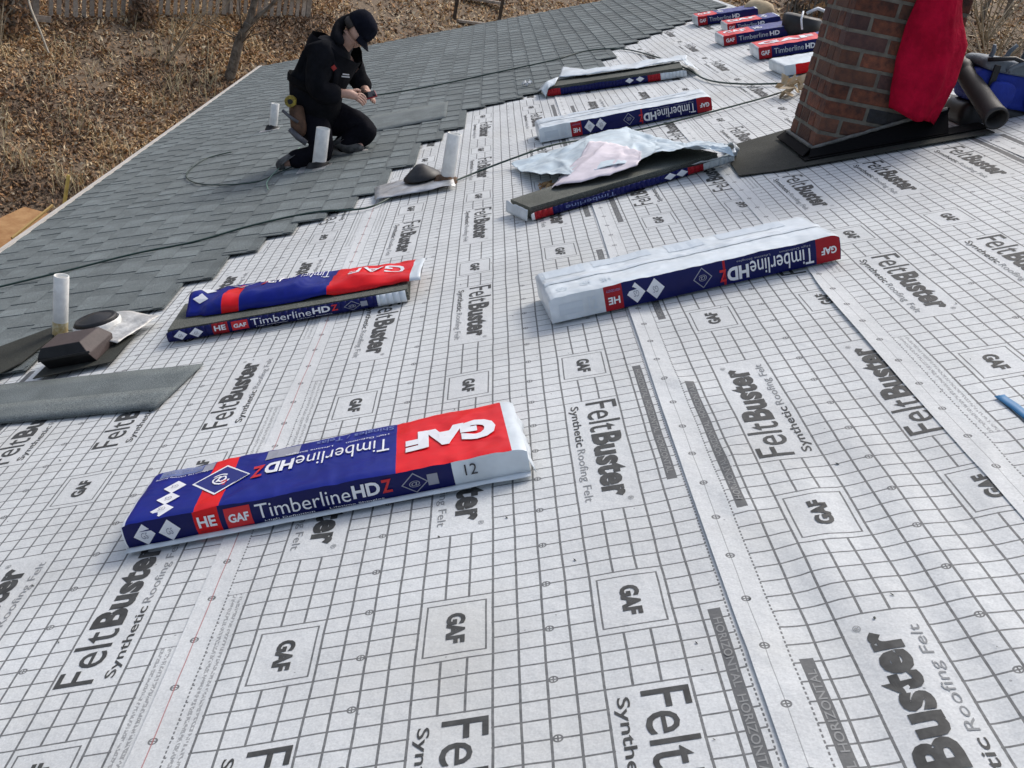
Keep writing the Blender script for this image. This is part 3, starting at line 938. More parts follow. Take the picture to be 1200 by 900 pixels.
# ------------------------------------------------------------------ vent pipes
def pipe(label, s, t, r, hgt, base, lean=0.0, group="plumbing vent pipes standing out of the roof", white_flange=False, clean=True):
    p0 = rp(s, t, 0)
    r_ = root("vent_pipe", label, "vent pipe", p0, group)
    mb = MB()
    R_ = Matrix.Rotation(lean, 3, 'Y')
    mb.lathe([(r * .86, hgt - .10), (r * .86, hgt), (r, hgt), (r, hgt * .45), (r * 1.01, .03), (r, -.06)], 24, 0, (0, 0, 0), R_)
    o = mb.build("pipe", M_PVC, r_, smooth=True); fix_normals(o.data)
    md = o.modifiers.new("b", 'BEVEL'); md.width = .001; md.limit_method = 'ANGLE'
    mb = MB(); mb.lathe([(0, hgt - .06), (r * .87, hgt - .06)], 20, 0, (0, 0, 0), R_)
    mb.build("pipe_bore", M_BLACK, r_)
    # rubber collar and metal flange parallel to the roof
    if base:
        mb = MB()
        mb.lathe([(r * .98, .06), (r * 1.15, .055), (r * 1.9, .022), (r * 2.3, .018), (r * 2.3, .006)], 24, 0, (0, 0, 0), ROOFM)
        mb.build("rubber_collar", M_BLKMET, r_, smooth=True)
        mb = MB()
        mb.prism([(-r * 2.7, -r * 3.1), (r * 2.2, -r * 3.1), (r * 2.2, r * 3.1), (-r * 2.7, r * 3.1)], .022, .026, fn=lambda p: ROOFM @ p)
        o = mb.build("metal_flange", M_GALV, r_); fix_normals(o.data)
    return r_
p1 = pipe("slim white plastic vent pipe with a stained foot behind the brown roof vent", -24.7, 56.6, .0305, .288, False)
mb = MB(); mb.lathe([(.0312, -.03), (.0314, .02), (.0311, .055), (.0308, .085)], 24)
mb.build("stained_foot", M_PVCD, p1, smooth=True)
pipe("stout white plastic vent pipe in front of the kneeling worker", -11.0, 111.0, .045, .275, True)
pipe("thin white plastic vent pipe beyond the kneeling worker", -25.2, 152.5, .034, .235, True)

# white pipe with a brown foot among the underlayment
p4 = pipe("clean white plastic vent pipe with a crumpled rust-brown foot on the underlayment", 6.8, 88.4, .039, .285, False)
mb = MB()
V = []
for j, (z, r) in enumerate(((-.03, .075), (.0, .078), (.022, .066), (.045, .052), (.052, .040))):
    for k in range(16):
        a = 2 * math.pi * k / 16
        rr = r * (1 + .22 * noise.noise((math.cos(a) * 2.2, math.sin(a) * 2.2, j * .8)))
        V.append((rr * math.cos(a), rr * math.sin(a), z + .010 * noise.noise((math.cos(a) * 3, math.sin(a) * 3, 5))))
F = [(j * 16 + k, j * 16 + (k + 1) % 16, (j + 1) * 16 + (k + 1) % 16, (j + 1) * 16 + k) for j in range(4) for k in range(16)]
mb.add(V, F)
o = mb.build("brown_foot", mat("rust_brown_tape", (0.16, 0.085, 0.04), .8, col2=(0.08, 0.045, 0.025), vscale=40, bump=.6, bscale=60), p4, smooth=True); fix_normals(o.data)

# loose pipe boot: black cone on a grey flange, left of the white pipe
bt = rroot("pipe_boot", "black cone-shaped pipe boot on a crumpled metal sheet beside the white pipe", "pipe boot", 2.9, 88.6, 0.016, group="loose pipe boots", yaw=.1)
mb = MB()
def bootsheet(u, v):
    return ((u - .5) * .44 + .02, (v - .5) * .40 * (.8 + .3 * u), .010 + .02 * abs(noise.noise((u * 3, v * 3, 2))) + .02 * u * v)
mb.grid(bootsheet, 14, 14)
mb.build("metal_sheet", M_GALV, bt, smooth=True, thick=.0015)
mb = MB()
mb.lathe([(.108, .03), (.104, .042), (.078, .062), (.040, .090), (.022, .102), (.0, .103)], 28, 0, (.075, .07, 0))
mb.build("rubber_cone", M_BLACK, bt, smooth=True)

# pipe boot by the brown vent
bt = rroot("pipe_boot", "glossy black domed pipe boot on a pale flange right behind the brown roof vent", "pipe boot", -20.2, 54.6, 0.020, group="loose pipe boots", yaw=-.35)
bt.scale = (.62, .62, .72)
mb = MB()
def bs2(u, v):
    return ((u - .36) * .50, (v - .5) * .46, .02 + .022 * abs(noise.noise((u * 3, v * 3, 7))) + .045 * bellw(u - .42, .35))
mb.grid(bs2, 14, 14)
mb.build("metal_flange", M_CLEAR, bt, smooth=True, thick=.0015)
mb = MB()
mb.lathe([(.155, .035), (.158, .075), (.15, .085)], 28, 0, (-.01, 0, 0))
mb.build("pale_ring", M_PVC, bt, smooth=True)
mb = MB()
mb.lathe([(.135, .055), (.14, .098), (.128, .108), (.118, .100), (.10, .104), (.05, .122), (.0, .126)], 28, 0, (-.01, 0, 0))
mb.build("rubber_dome", M_BLACK, bt, smooth=True)

# brown slant-back roof vent
rv = rroot("roof_vent", "dark brown slant-hooded metal roof vent in front of the slim white pipe", "roof vent", -19.8, 49.4, 0.020, yaw=.04)
rv.scale = (.74, .74, .74)
mb = MB()
mb.prism([(-.21, -.19), (.19, -.16), (.21, .24), (-.19, .23)], 0, .004)
o = mb.build("base_flange", M_MAT, rv); fix_normals(o.data)
mb = MB()
# hood: open towards the lower-left, sloping up
A = [(-.185, -.11), (.10, -.14), (.10, .15), (-.185, .16)]
lo = [(-.16, -.09, .004), (.10, -.10, .004), (.12, .13, .004), (-.14, .13, .004)]
mid_ = [(-.19, -.115, .075), (.085, -.135, .060), (.125, .155, .060), (-.17, .155, .075)]
top = [(-.165, -.085, .122), (.045, -.095, .122), (.075, .13, .115), (-.15, .13, .118)]
mb.add(lo + mid_ + top, [(3, 2, 1, 0)] + [(i, (i + 1) % 4, (i + 1) % 4 + 4, i + 4) for i in range(4)] + [(i + 4, (i + 1) % 4 + 4, (i + 1) % 4 + 8, i + 8) for i in range(4)] + [(8, 9, 10, 11)])
mb.m = [1] + [1, 0, 0, 1] + [1, 0, 0, 1] + [0]  # front and lower-left faces black: shade of the hood mouth painted on
o = mb.build("hood", [M_BROWN, M_BLKMET], rv, bevel=.005); fix_normals(o.data)
mb = MB()
mb.box((-.045, -.128, .068), (.27, .006, .010))
mb.build("vent_grille", M_BLACK, rv)

# ------------------------------------------------------------------ bundles of shingles
class Bundle:
    """a wrapped bundle; quad = FL, FR, BR, BL footprint in roof cells (front faces the camera)"""
    def __init__(self, label, quad, h, seed, base=.014, group="wrapped bundles of shingles laid out on the roof", sag=.003):
        self.q = quad
        self.h = h
        self.seed = seed
        self.s0 = sum(p[0] for p in quad) / 4; self.t0 = sum(p[1] for p in quad) / 4
        self.r = rroot("shingle_bundle", label, "shingle bundle", self.s0, self.t0, base, group)
        self.sag = sag
        self.lift = 0.0
    def xy(self, u, w_):
        a, b, c, d = self.q
        s = (1 - w_) * ((1 - u) * a[0] + u * b[0]) + w_ * ((1 - u) * d[0] + u * c[0])
        t = (1 - w_) * ((1 - u) * a[1] + u * b[1]) + w_ * ((1 - u) * d[1] + u * c[1])
        return (s - self.s0) * U, (t - self.t0) * U
    def n(self, a, b, c=0): return noise.noise((a + self.seed * 3.3, b, c + self.seed))
    def end(self, u):
        e = min(u, 1 - u)
        return min(1.0, .86 + .14 * (max(0, e) / .022) ** .5) if e < .022 else 1.0
    def top(self, u, w_, off=0.0):
        x, y = self.xy(u, w_)
        z = self.h * self.end(u) + self.sag * 1.6 * self.n(u * 9, w_ * 3) + .0020 * self.n(u * 34, w_ * 9)
        z -= .004 * (1 - min(1, min(w_, 1 - w_) / .06))
        return Vector((x, y, z + off))
    def front(self, u, v, off=0.0):
        """v 0 at the roof, 1 at the top edge"""
        x, y = self.xy(u, 0)
        bul = .006 * math.sin(math.pi * v) + .0025 * self.n(u * 12, v * 2, 5)
        return Vector((x, y - bul - off, (self.h * self.end(u) - .004) * v))
    def wrap(self, zones_top, zones_front, back=None, mats=None, top_to=1.0):
        us = sorted({0, .008, .02, .035, .965, .98, .992, 1} | {z for z in zones_top + zones_front if isinstance(z, float)} | set())
        return us
    def shell(self, tz, fz, mats, matindex, parts=True):
        """tz/fz: list of (u0,u1,material index). One closed film shell"""
        us = set([i / 110 for i in range(111)] + [.008, .02])
        for a, b, _ in tz + fz: us |= {a, b}
        us = sorted(us)
        ws = [i / 20 for i in range(21)]
        vs = [0, .33, .66, 1.0]
        mb = MB()
        def mi(z, u):
            for a, b, m_ in z:
                if a <= u < b: return m_
            return z[-1][2]
        prof = [('f', v) for v in vs[:-1]] + [('t', w_) for w_ in ws] + [('b', v) for v in (.66, .33, 0)]
        def P(u, k):
            c, q = k
            if c == 'f': return self.front(u, q)
            if c == 't': return self.top(u, q)
            x, y = self.xy(u, 1); return Vector((x, y + .005 * math.sin(math.pi * q), self.h * self.end(u) * q))
        V = [P(u, k) for u in us for k in prof]
        n_ = len(prof)
        F, MI = [], []
        for i in range(len(us) - 1):
            um = (us[i] + us[i + 1]) / 2
            for k in range(n_ - 1):
                a = i * n_ + k
                F.append((a, a + n_, a + n_ + 1, a + 1))
                isf = prof[k][0] == 'f'
                MI.append(mi(fz if isf else tz, um))
            F.append((i * n_, i * n_ + n_ - 1, (i + 1) * n_ + n_ - 1, (i + 1) * n_)); MI.append(0)
        b = len(mb.v)
        mb.v += V; mb.f += F; mb.m += MI
        mb.f.append(tuple(range(n_ - 1, -1, -1))); mb.m.append(tz[0][2])
        mb.f.append(tuple((len(us) - 1) * n_ + k for k in range(n_))); mb.m.append(0)
        o = mb.build("wrapper", mats, self.r, smooth=True)
        fix_normals(o.data)
        md = o.modifiers.new("es", 'EDGE_SPLIT'); md.split_angle = math.radians(50)
        return o
    def patch(self, mb, face, u0, u1, v0, v1, mi, off=.0012, nu=6, nv=3):
        off += self.lift
        fn = self.top if face == 't' else self.front
        mb.grid(lambda a, b: fn(u0 + (u1 - u0) * a, v0 + (v1 - v0) * b, off), nu, nv, mi)
    def poly(self, mb, face, pts, mi, off=.0016):
        fn = self.top if face == 't' else self.front
        mb.add([fn(u, v, off) for u, v in pts], [tuple(range(len(pts)))], mi)
    def diamond(self, mb, face, cu, cv, ru, rv_, mi, off=.0016):
        off += self.lift
        fn = self.top if face == 't' else self.front
        P = [(cu - ru, cv), (cu, cv - rv_), (cu + ru, cv), (cu, cv + rv_)]
        mb.add([fn(cu, cv, off)] + [fn(u, v, off) for u, v in P], [(0, 1, 2), (0, 2, 3), (0, 3, 4), (0, 4, 1)], mi)
    def ring(self, mb, face, cu, cv, ru, rv_, k, mi, off=.0020):
        off += self.lift
        fn = self.top if face == 't' else self.front
        P = [(-1, 0), (0, -1), (1, 0), (0, 1)]
        V = [fn(cu + a * ru, cv + b * rv_, off) for a, b in P] + [fn(cu + a * ru * k, cv + b * rv_ * k, off) for a, b in P]
        mb.add(V, [(i, (i + 1) % 4, (i + 1) % 4 + 4, i + 4) for i in range(4)], mi)
    def text(self, mb, face, txt, u0, u1, v0, v1, mi, bold=0.0, flip=False, off=.0032, spacing=1.0):
        off += self.lift
        fn = self.top if face == 't' else self.front
        def g(x, y):
            if flip: x, y = 1 - x, 1 - y
            return fn(u0 + (u1 - u0) * x, v0 + (v1 - v0) * y, off)
        text_to(mb, txt, g, mi, bold, spacing, (8, 3) if len(txt) < 12 else None)

PM = [P_FILM, P_BLUE, P_NAVY, P_RED, P_DRED, P_WHITE, P_GREY, P_PALEB, M_INK]
FILM, BLUE, NAVY, RED, DRED, WHITE, GREY, PALEB, INK = range(9)
PRM = [mat("white_print", (0.80, 0.81, 0.83), .4), mat("red_print", (0.60, 0.012, 0.02), .4), mat("blue_print", (0.003, 0.012, 0.17), .4),
       mat("grey_print", (0.30, 0.31, 0.36), .45), mat("dark_print", (0.03, 0.03, 0.035), .5), mat("dim_blue_print", (0.16, 0.21, 0.42), .5),
       mat("dark_red_print", (0.30, 0.01, 0.015), .4), mat("faint_print", (0.46, 0.51, 0.56), .5), mat("palest_print", (0.56, 0.63, 0.68), .4)]
pW, pR, pB, pG, pK, pD, pDR, pF, pL = range(9)

def upright_front(b, mb):
    """front label reading the right way up (HE, GAF, Timberline HDZ, diamonds)"""
    for u in (.054, .116):
        b.diamond(mb, 'f', u, .5, .027, .43, pW)
        b.text(mb, 'f', "GS", u - .008, u + .008, .36, .62, pG)
    b.text(mb, 'f', "HE", .187, .232, .36, .80, pW, .03)
    b.text(mb, 'f', "HIGH DENSITY", .187, .232, .14, .24, pDR)
    b.patch(mb, 'f', .254, .318, .12, .90, pDR if False else pR, .0014)
    b.text(mb, 'f', "GAF", .262, .312, .34, .68, pW, .035)
    b.text(mb, 'f', "Timberline", .330, .562, .30, .86, pW, -.002)
    b.text(mb, 'f', "HD", .568, .636, .36, .86, pW, .035)
    b.text(mb, 'f', "Z", .640, .666, .36, .86, pR, .03)
    b.text(mb, 'f', "High Definition      Lifetime Shingles", .345, .64, .10, .20, pW)
    b.ring(mb, 'f', .720, .5, .033, .40, .88, pG)
    b.text(mb, 'f', "@", .706, .734, .36, .62, pG)
    b.patch(mb, 'f', .752, .778, .30, .74, pG, .0016)

def inverted_front(b, mb):
    """front label printed upside down (as seen on the plain white bundles)"""
    b.text(mb, 'f', "HE", .196, .236, .26, .56, pW, .03, True)
    b.text(mb, 'f', "HIGH DENSITY", .192, .24, .76, .86, pD, 0, True)
    for u in (.292, .358):
        b.diamond(mb, 'f', u, .5, .031, .42, pW)
        b.text(mb, 'f', "GS", u - .009, u + .009, .36, .62, pG, 0, True)
    b.ring(mb, 'f', .520, .5, .033, .42, .88, pG)
    b.text(mb, 'f', "@", .506, .534, .38, .64, pG, 0, True)
    b.text(mb, 'f', "Z", .578, .602, .16, .66, pR, .03, True)
    b.text(mb, 'f', "HD", .604, .679, .12, .68, pW, .045, True)
    b.text(mb, 'f', "Timberline", .684, .905, .12, .76, pW, .004, True)
    b.text(mb, 'f', "High Definition      Lifetime Shingles", .64, .895, .80, .90, pG, 0, True)
    b.text(mb, 'f', "GAF", .932, .985, .34, .64, pW, .035, True)

# --- A: the near bundle, printed top
A = Bundle("nearest blue bundle with a big red panel on top and white film at one end", [(-6.25, 18.35), (13.95, 19.35), (13.35, 25.25), (-6.15, 23.5)], .074, 1)
SK = 0.0
A.shell([(0, .012, WHITE), (.012, .182, BLUE), (.182, .245, RED), (.245, .680, BLUE), (.680, .965, RED), (.965, 1, FILM)],
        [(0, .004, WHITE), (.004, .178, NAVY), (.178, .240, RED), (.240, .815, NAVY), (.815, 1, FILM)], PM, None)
mb = MB()
upright_front(A, mb)
for w_, r_ in ((.13, .11), (.34, .12), (.575, .13)):
    A.diamond(mb, 't', .097, w_, .030, r_, pW)
    A.text(mb, 't', "GS", .088, .106, w_ - .03, w_ + .03, pG, 0, True)
A.diamond(mb, 't', .221, .53, .076, .30, pB)
A.ring(mb, 't', .221, .53, .076, .30, .90, pW)
A.text(mb, 't', "@", .198, .246, .42, .64, pW, .01, True)
A.text(mb, 't', "&", .222, .240, .36, .50, pR, .01, True)
A.patch(mb, 't', .035, .150, .83, .97, pD, .0016)
A.patch(mb, 't', .152, .182, .80, .95, pG, .0018)
A.text(mb, 't', "MEETS OR EXCEEDS STANDARDS", .04, .148, .86, .94, pG, 0, True)
A.text(mb, 't', "Lifetime Ltd. Warranty Roofing", .030, .17, .77, .81, pW, 0, True)
A.text(mb, 't', "GAF", .705, .94, .31, .68, pW, .065, True)
A.text(mb, 't', "Timberline", .415, .662, .44, .68, pW, -.004, True)
A.text(mb, 't', "HD", .335, .410, .44, .66, pW, .04, True)
A.text(mb, 't', "Z", .302, .333, .42, .64, pR, .03, True)
A.text(mb, 't', "High Definition      Lifetime Shingles", .38, .66, .75, .79, pW, 0, True)
A.text(mb, 't', "Shingles / Tejas", .46, .672, .86, .95, pD, 0, True)
A.patch(mb, 't', .325, .415, .76, .96, pG, .0016)
A.text(mb, 'f', "12", .845, .875, .45, .85, pK, .0)
mb.build("printed_label", PRM, A.r)
# loose film skirt at the right end and along the foot
mb = MB()
def skirtA(u, v):
    x, y = A.xy(1.0 - .004, v)
    return Vector((x + .018 * u + .010 * u * noise.noise((v * 6, 3, 1)), y - .01 * u, A.h * .60 * (1 - u) + .004 + .012 * u * abs(noise.noise((v * 8, 1, 1)))))
mb.grid(skirtA, 4, 16)
def footA(u, v):
    x, y = A.xy(u, 0)
    return Vector((x, y - .006 - .016 * v - .004 * noise.noise((u * 14, 2, v)), .005 * (1 - v) + .002))
mb.grid(footA, 50, 3)
mb.build("loose_film", P_FILM, A.r, smooth=True, thick=.0008)

# --- C and D: white-topped bundles with inverted front labels
def white_bundle(label, quad, h, seed):
    b = Bundle(label, quad, h, seed)
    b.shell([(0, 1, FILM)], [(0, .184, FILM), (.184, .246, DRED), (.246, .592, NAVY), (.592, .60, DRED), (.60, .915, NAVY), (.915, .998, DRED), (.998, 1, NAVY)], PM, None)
    mb = MB()
    inverted_front(b, mb)
    for i, (u, w_) in enumerate(((.04, .12), (.12, .14), (.19, .13))):
        b.text(mb, 't', ['GS', 'HD', 'HE'][i], u, u + .035, w_, w_ + .12, pL, .01, True)
    for i, (ua, ub) in enumerate(((.01, .17), (.20, .41), (.47, .60), (.66, .90))):
        b.patch(mb, 't', ua, ub, .66 + .05 * (i % 2), .95, pL, .0012, 10, 3)
    b.text(mb, 'f', "12", .130, .160, .25, .75, pL, .01)
    b.patch(mb, 'f', .03, .11, .25, .70, pL, .0012, 4, 2)
    mb.build("printed_label", PRM, b.r)
    # folded film seam along the top
    mb = MB()
    def seam(u, v):
        p = b.top(.01 + .98 * u, .42 + .14 * v, .002 + .007 * math.sin(math.pi * v) * (.6 + .6 * noise.noise((u * 7, seed, 0))))
        return p
    mb.grid(seam, 60, 5)
    mb.build("folded_seam", P_FILM, b.r, smooth=True)
    return b
white_bundle("long white-topped bundle with a navy side, nearest on the right", [(16.05, 39.35), (35.9, 42.0), (34.9, 47.6), (15.35, 45.2)], .092, 3)
white_bundle("white-topped bundle with a navy side lying behind the pale torn film", [(17.8, 100.3), (38.3, 100.6), (38.3, 106.6), (17.5, 106.0)], .090, 4)

# --- open bundles: a stack of bare shingles in half a wrapper
def bare_stack(b, u0, u1, w0, w1, n_=9, hh=None):
    hh = hh or b.h * .93
    th = hh / n_
    for i in range(n_):
        mb = MB()
        a = u0 + random.uniform(-.004, .004); c = u1 + random.uniform(-.004, .004)
        d0, d1 = w0 + random.uniform(-.015, .02), w1 + random.uniform(-.02, .01)
        P = [b.xy(a, d0), b.xy(c, d0), b.xy(c, d1), b.xy(a, d1)]
        mb.prism(P, i * th, (i + 1) * th - .0006)
        o = mb.build("shingle", M_STACK, b.r); fix_normals(o.data)

def front_strip(b, zones, hk=.8, matn=PM, mats_i=None, name="torn_label"):
    mb = MB()
    us = sorted({i / 40 for i in range(41)} | {z[0] for z in zones} | {z[1] for z in zones})
    lo_, hi_ = zones[0][0], zones[-1][1]
    us = [u for u in us if lo_ <= u <= hi_]
    for i in range(len(us) - 1):
        um = (us[i] + us[i + 1]) / 2
        m_ = [z[2] for z in zones if z[0] <= um < z[1]][0]
        P = []
        for u in (us[i], us[i + 1]):
            k = hk + .08 * noise.noise((u * 9, b.seed, 3))
            for v in (0, .3, .6, 1):
                P.append(b.front(u, v * k, .002))
        mb.add(P, [(0, 4, 5, 1), (1, 5, 6, 2), (2, 6, 7, 3)], m_)
    return mb.build(name, matn, b.r, smooth=True, thick=.0008)

def film(b_root_s, b_root_t, rows, name, m, parent, nu=40, nv=12, amp=.01, seed=0, thick=.0008):
    """rows: polylines of (s,t,h metres); surface lofted through them"""
    mb = MB()
    def samp(row, u):
        x = u * (len(row) - 1); i = min(int(x), len(row) - 2); f = x - i
        f2 = f * f * (3 - 2 * f) * .5 + f * .5
        return Vector(row[i]).lerp(Vector(row[i + 1]), f2)
    def fn(u, v):
        y = v * (len(rows) - 1); j = min(int(y), len(rows) - 2); f = y - j
        p = samp(rows[j], u).lerp(samp(rows[j + 1], u), f)
        h = p.z + amp * noise.noise((u * 7 + seed, v * 4, seed)) + amp * .55 * noise.noise((u * 22 + seed, v * 9, seed)) + amp * .30 * abs(noise.noise((u * 48 + seed, v * 21, seed)))
        return Vector(((p.x - b_root_s) * U, (p.y - b_root_t) * U, max(h, .004)))
    mb.grid(fn, nu, nv)
    return mb.build(name, m, parent, smooth=True, thick=thick)

# B: blue wrapper thrown back over a bare stack
B = Bundle("opened bundle with crumpled blue and red wrapper thrown back over bare shingles", [(-13.25, 49.85), (7.0, 49.5), (6.6, 56.1), (-13.6, 56.6)], .050, 5, group="opened bundles of shingles")
B.lift = .0022
bare_stack(B, .004, .93, .045, .98, 7)
front_strip(B, [(0.0, .178, NAVY), (.178, .240, DRED), (.240, .815, NAVY), (.815, .925, FILM)], .98)
mb = MB(); upright_front(B, mb)
mb.build("printed_label", PRM, B.r)
B.lift = 0.0
mb = MB()
def flapB(u, v):
    # v 0: front hem, 1: back edge
    w0 = .30 - .08 * math.sin(u * 3.1) + (.06 if u < .08 else 0) - .16 * max(0, u - .55)
    w_ = w0 + (1.06 - w0) * v
    x, y = B.xy(.055 + .03 * v + .93 * u, w_)
    puff = .054 * math.sin(math.pi * min(1, v * 1.05)) ** .7 * (1 - .55 * max(0, u - .5) / .5) + .018 * noise.noise((u * 6, v * 3, 2)) + .008 * noise.noise((u * 16, v * 7, 5))
    return Vector((x, y, .052 + max(0, puff)))
us = sorted({i / 60 for i in range(61)} | {.16, .235, .61, .62, .63, .64, .955})
nv = 14
V = [flapB(u, j / nv) for u in us for j in range(nv + 1)]
F, MI = [], []
for i in range(len(us) - 1):
    um = (us[i] + us[i + 1]) / 2
    for j in range(nv):
        a = i * (nv + 1) + j
        F.append((a, a + nv + 1, a + nv + 2, a + 1))
        v_ = (j + .5) / nv
        mi_ = FILM if um > .955 else RED if um > .64 - .03 * (1 - v_) else BLUE
        if .16 < um < .235 and v_ < .55: mi_ = RED
        MI.append(mi_)
mb.add(V, F); mb.m = MI
mb.build("thrown_back_wrapper", PM, B.r, smooth=True, thick=.001)
mb = MB()
def ft(u0, u1, v0, v1, off=.0025):
    def g(x, y):
        p = flapB(u0 + (u1 - u0) * (1 - x), v0 + (v1 - v0) * (1 - y)); p.z += off; return p
    return g
text_to(mb, "GAF", ft(.69, .92, .34, .60), pW, .01)
text_to(mb, "Timberline", ft(.40, .60, .48, .72), pW, -.004)
text_to(mb, "HD", ft(.335, .395, .46, .72), pW, .04)
text_to(mb, "Z", ft(.31, .333, .46, .72), pR, .03)
for u, v_ in ((.055, .30), (.075, .55), (.09, .84)):
    P = [(u - .035, v_), (u, v_ - .11), (u + .035, v_), (u, v_ + .11)]
    q = []
    for a, c in P:
        p = flapB(a, c); p.z += .003; q.append(p)
    mb.add(q, [(0, 1, 2, 3)], pW)
P = [(-1, 0), (0, -1), (1, 0), (0, 1)]
V = []
for k in (1, .86):
    for a, c in P:
        p = flapB(.225 + a * .07 * k, .70 + c * .22 * k); p.z += .004; V.append(p)
mb.add(V, [(i, (i + 1) % 4, (i + 1) % 4 + 4, i + 4) for i in range(4)], pG)
mb.build("flap_print", PRM, B.r)

# E: torn bundle with big pale film blown over it
Eb = Bundle("opened bundle of bare shingles under large torn pale blue film", [(15.6, 66.1), (35.4, 74.2), (32.4, 81.6), (13.7, 70.9)], .062, 6, group="opened bundles of shingles")
bare_stack(Eb, .01, .93, .045, .97, 8)
front_strip(Eb, [(0.0, .015, WHITE), (.015, .10, DRED), (.10, .76, NAVY), (.76, .84, DRED), (.84, 1.0, FILM)], .62)
mb = MB()
for u in (.67, .73):
    Eb.diamond(mb, 'f', u, .32, .030, .30, pW, .004)
Eb.text(mb, 'f', "Timberline", .16, .40, .12, .45, pD, 0, True, .004)
mb.build("printed_label", PRM, Eb.r)
mb = MB()
mb.grid(lambda a, b: Eb.top(.02 + .0 * a, b, .001).lerp(Eb.front(.0, .1), 0) if False else Vector((*Eb.xy(-.012 - .012 * (1 - a), b), .004 + (.050 + .008 * noise.noise((b * 5, a, 2))) * a)), 4, 12)
mb.build("end_film", P_FILM, Eb.r, smooth=True, thick=.001)
film(Eb.s0, Eb.t0, [
    [(14.1, 90.1, .018), (18.1, 91.1, .03), (22.9, 93.8, .05), (27.5, 93.9, .06), (29.7, 87.2, .05), (31.7, 81.7, .05), (33.6, 79.5, .06), (34.9, 75.8, .07)],
    [(15.2, 84.5, .02), (18.8, 84.9, .06), (22.2, 84.0, .11), (27.0, 84.8, .08), (28.9, 80.0, .075), (31.1, 76.3, .10), (32.9, 71.8, .12), (34.5, 70.8, .11)],
    [(18.0, 75.5, .085), (20.0, 72.9, .09), (22.0, 72.6, .095), (25.3, 72.7, .10), (28.0, 73.5, .12), (30.4, 72.3, .13), (32.6, 70.8, .12), (34.8, 70.4, .07)]],
    "torn_film", P_FILM2, Eb.r, 130, 50, .017, 3, .0004)
film(Eb.s0, Eb.t0, [
    [(22.6, 84.0, .12), (24.2, 82.0, .125), (26, 80, .10), (27, 76, .11)],
    [(21.0, 78.5, .10), (22.6, 77, .125), (25, 75.5, .115), (26.6, 73, .11)],
    [(16.9, 72.6, .030), (18.5, 71.0, .080), (22.6, 70.6, .085), (26.0, 71.4, .10)]],
    "inner_film", P_PINK, Eb.r, 24, 16, .012, 9)
film(Eb.s0, Eb.t0, [
    [(35.0, 70.6, .085), (35.3, 73.5, .10), (34.8, 76.0, .07)],
    [(33.6, 70.6, .075), (36.0, 74.2, .06), (35.6, 77.0, .03)],
    [(31.0, 71.9, .050), (35.6, 74.0, .03), (36.0, 76.0, .004)]],
    "end_film", P_FILM, Eb.r, 16, 12, .008, 12)

# F: small open bundle near the shingle edge
Fb = Bundle("opened bundle of bare shingles with peeled white wrapper, nearest the finished shingles", [(20.2, 133.6), (39.9, 128.1), (40.5, 134.6), (20.9, 140.0)], .070, 8, group="opened bundles of shingles")
bare_stack(Fb, .01, .98, .045, .97, 8)
front_strip(Fb, [(0.0, .10, DRED), (.10, .62, NAVY), (.62, .73, NAVY), (.73, .82, DRED), (.82, 1.0, FILM)], .72)
mb = MB()
for u in (.60, .675): Fb.diamond(mb, 'f', u, .45, .030, .30, pW, .004)
mb.build("printed_label", PRM, Fb.r)
film(Fb.s0, Fb.t0, [
    [(24.3, 153.0, .03), (27.2, 143.4, .02), (31, 142.8, .02), (34.7, 142.3, .02), (38.6, 141.6, .02), (42.0, 141.0, .02)],
    [(23.6, 146.0, .11), (26.6, 139.6, .10), (31, 139.0, .09), (34.7, 138.3, .09), (38.6, 137.6, .09), (41.6, 137.0, .08)],
    [(22.4, 138.6, .085), (26.3, 136.0, .085), (30, 135.0, .085), (33.5, 134.0, .08), (37.4, 133.6, .085), (40.9, 133.4, .080)]],
    "peeled_wrapper", P_FILM, Fb.r, 50, 14, .010, 5)
film(Fb.s0, Fb.t0, [
    [(19.0, 138.5, .01), (19.6, 140.4, .03), (21.0, 142.4, .05)],
    [(19.4, 134.6, .05), (20.6, 136.0, .095), (22.4, 138.4, .09)],
    [(19.9, 132.9, .004), (20.5, 133.2, .06), (21.5, 133.2, .078)]],
    "end_film", P_FILM, Fb.r, 12, 10, .008, 15)
film(Fb.s0, Fb.t0, [
    [(40.4, 135.5, .085), (41.4, 137.0, .06), (42.2, 138.0, .01)],
    [(40.1, 129.2, .075), (41.0, 129.0, .05), (42.0, 128.6, .01)]],
    "right_end_film", P_FILM, Fb.r, 10, 8, .010, 18)

# G: the four printed bundles by the ridge
def far_bundle(label, quad, h, seed, blue_from):
    b = Bundle(label, quad, h, seed, group="red and blue printed bundles by the ridge")
    b.shell([(0, .02, FILM), (.02, blue_from, RED), (blue_from, .96, BLUE), (.96, 1, FILM)],
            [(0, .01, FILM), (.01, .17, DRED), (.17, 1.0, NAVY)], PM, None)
    mb = MB()
    b.text(mb, 'f', "GAF", .04, .145, .30, .70, pW, .03)
    b.text(mb, 'f', "Timberline", .20, .56, .28, .76, pF, 0)
    b.text(mb, 'f', "HD", .58, .70, .28, .74, pW, .04)
    b.text(mb, 't', "GAF", .06, blue_from - .06, .25, .70, pW, .04)
    if blue_from < .7: b.text(mb, 't', "HD", blue_from + .03, blue_from + .13, .2, .6, pW, .04)
    mb.build("printed_label", PRM, b.r)
    return b
far_bundle("red and blue printed bundle farthest up the ridge, by the finished shingles", [(51.2, 183.3), (61.8, 179.5), (62.4, 186.3), (51.3, 189.5)], .085, 21, .34)
far_bundle("reddish printed bundle squeezed between two others by the ridge", [(53.4, 166.6), (62.2, 164.4), (62.6, 171.0), (53.6, 173.0)], .070, 22, .66)
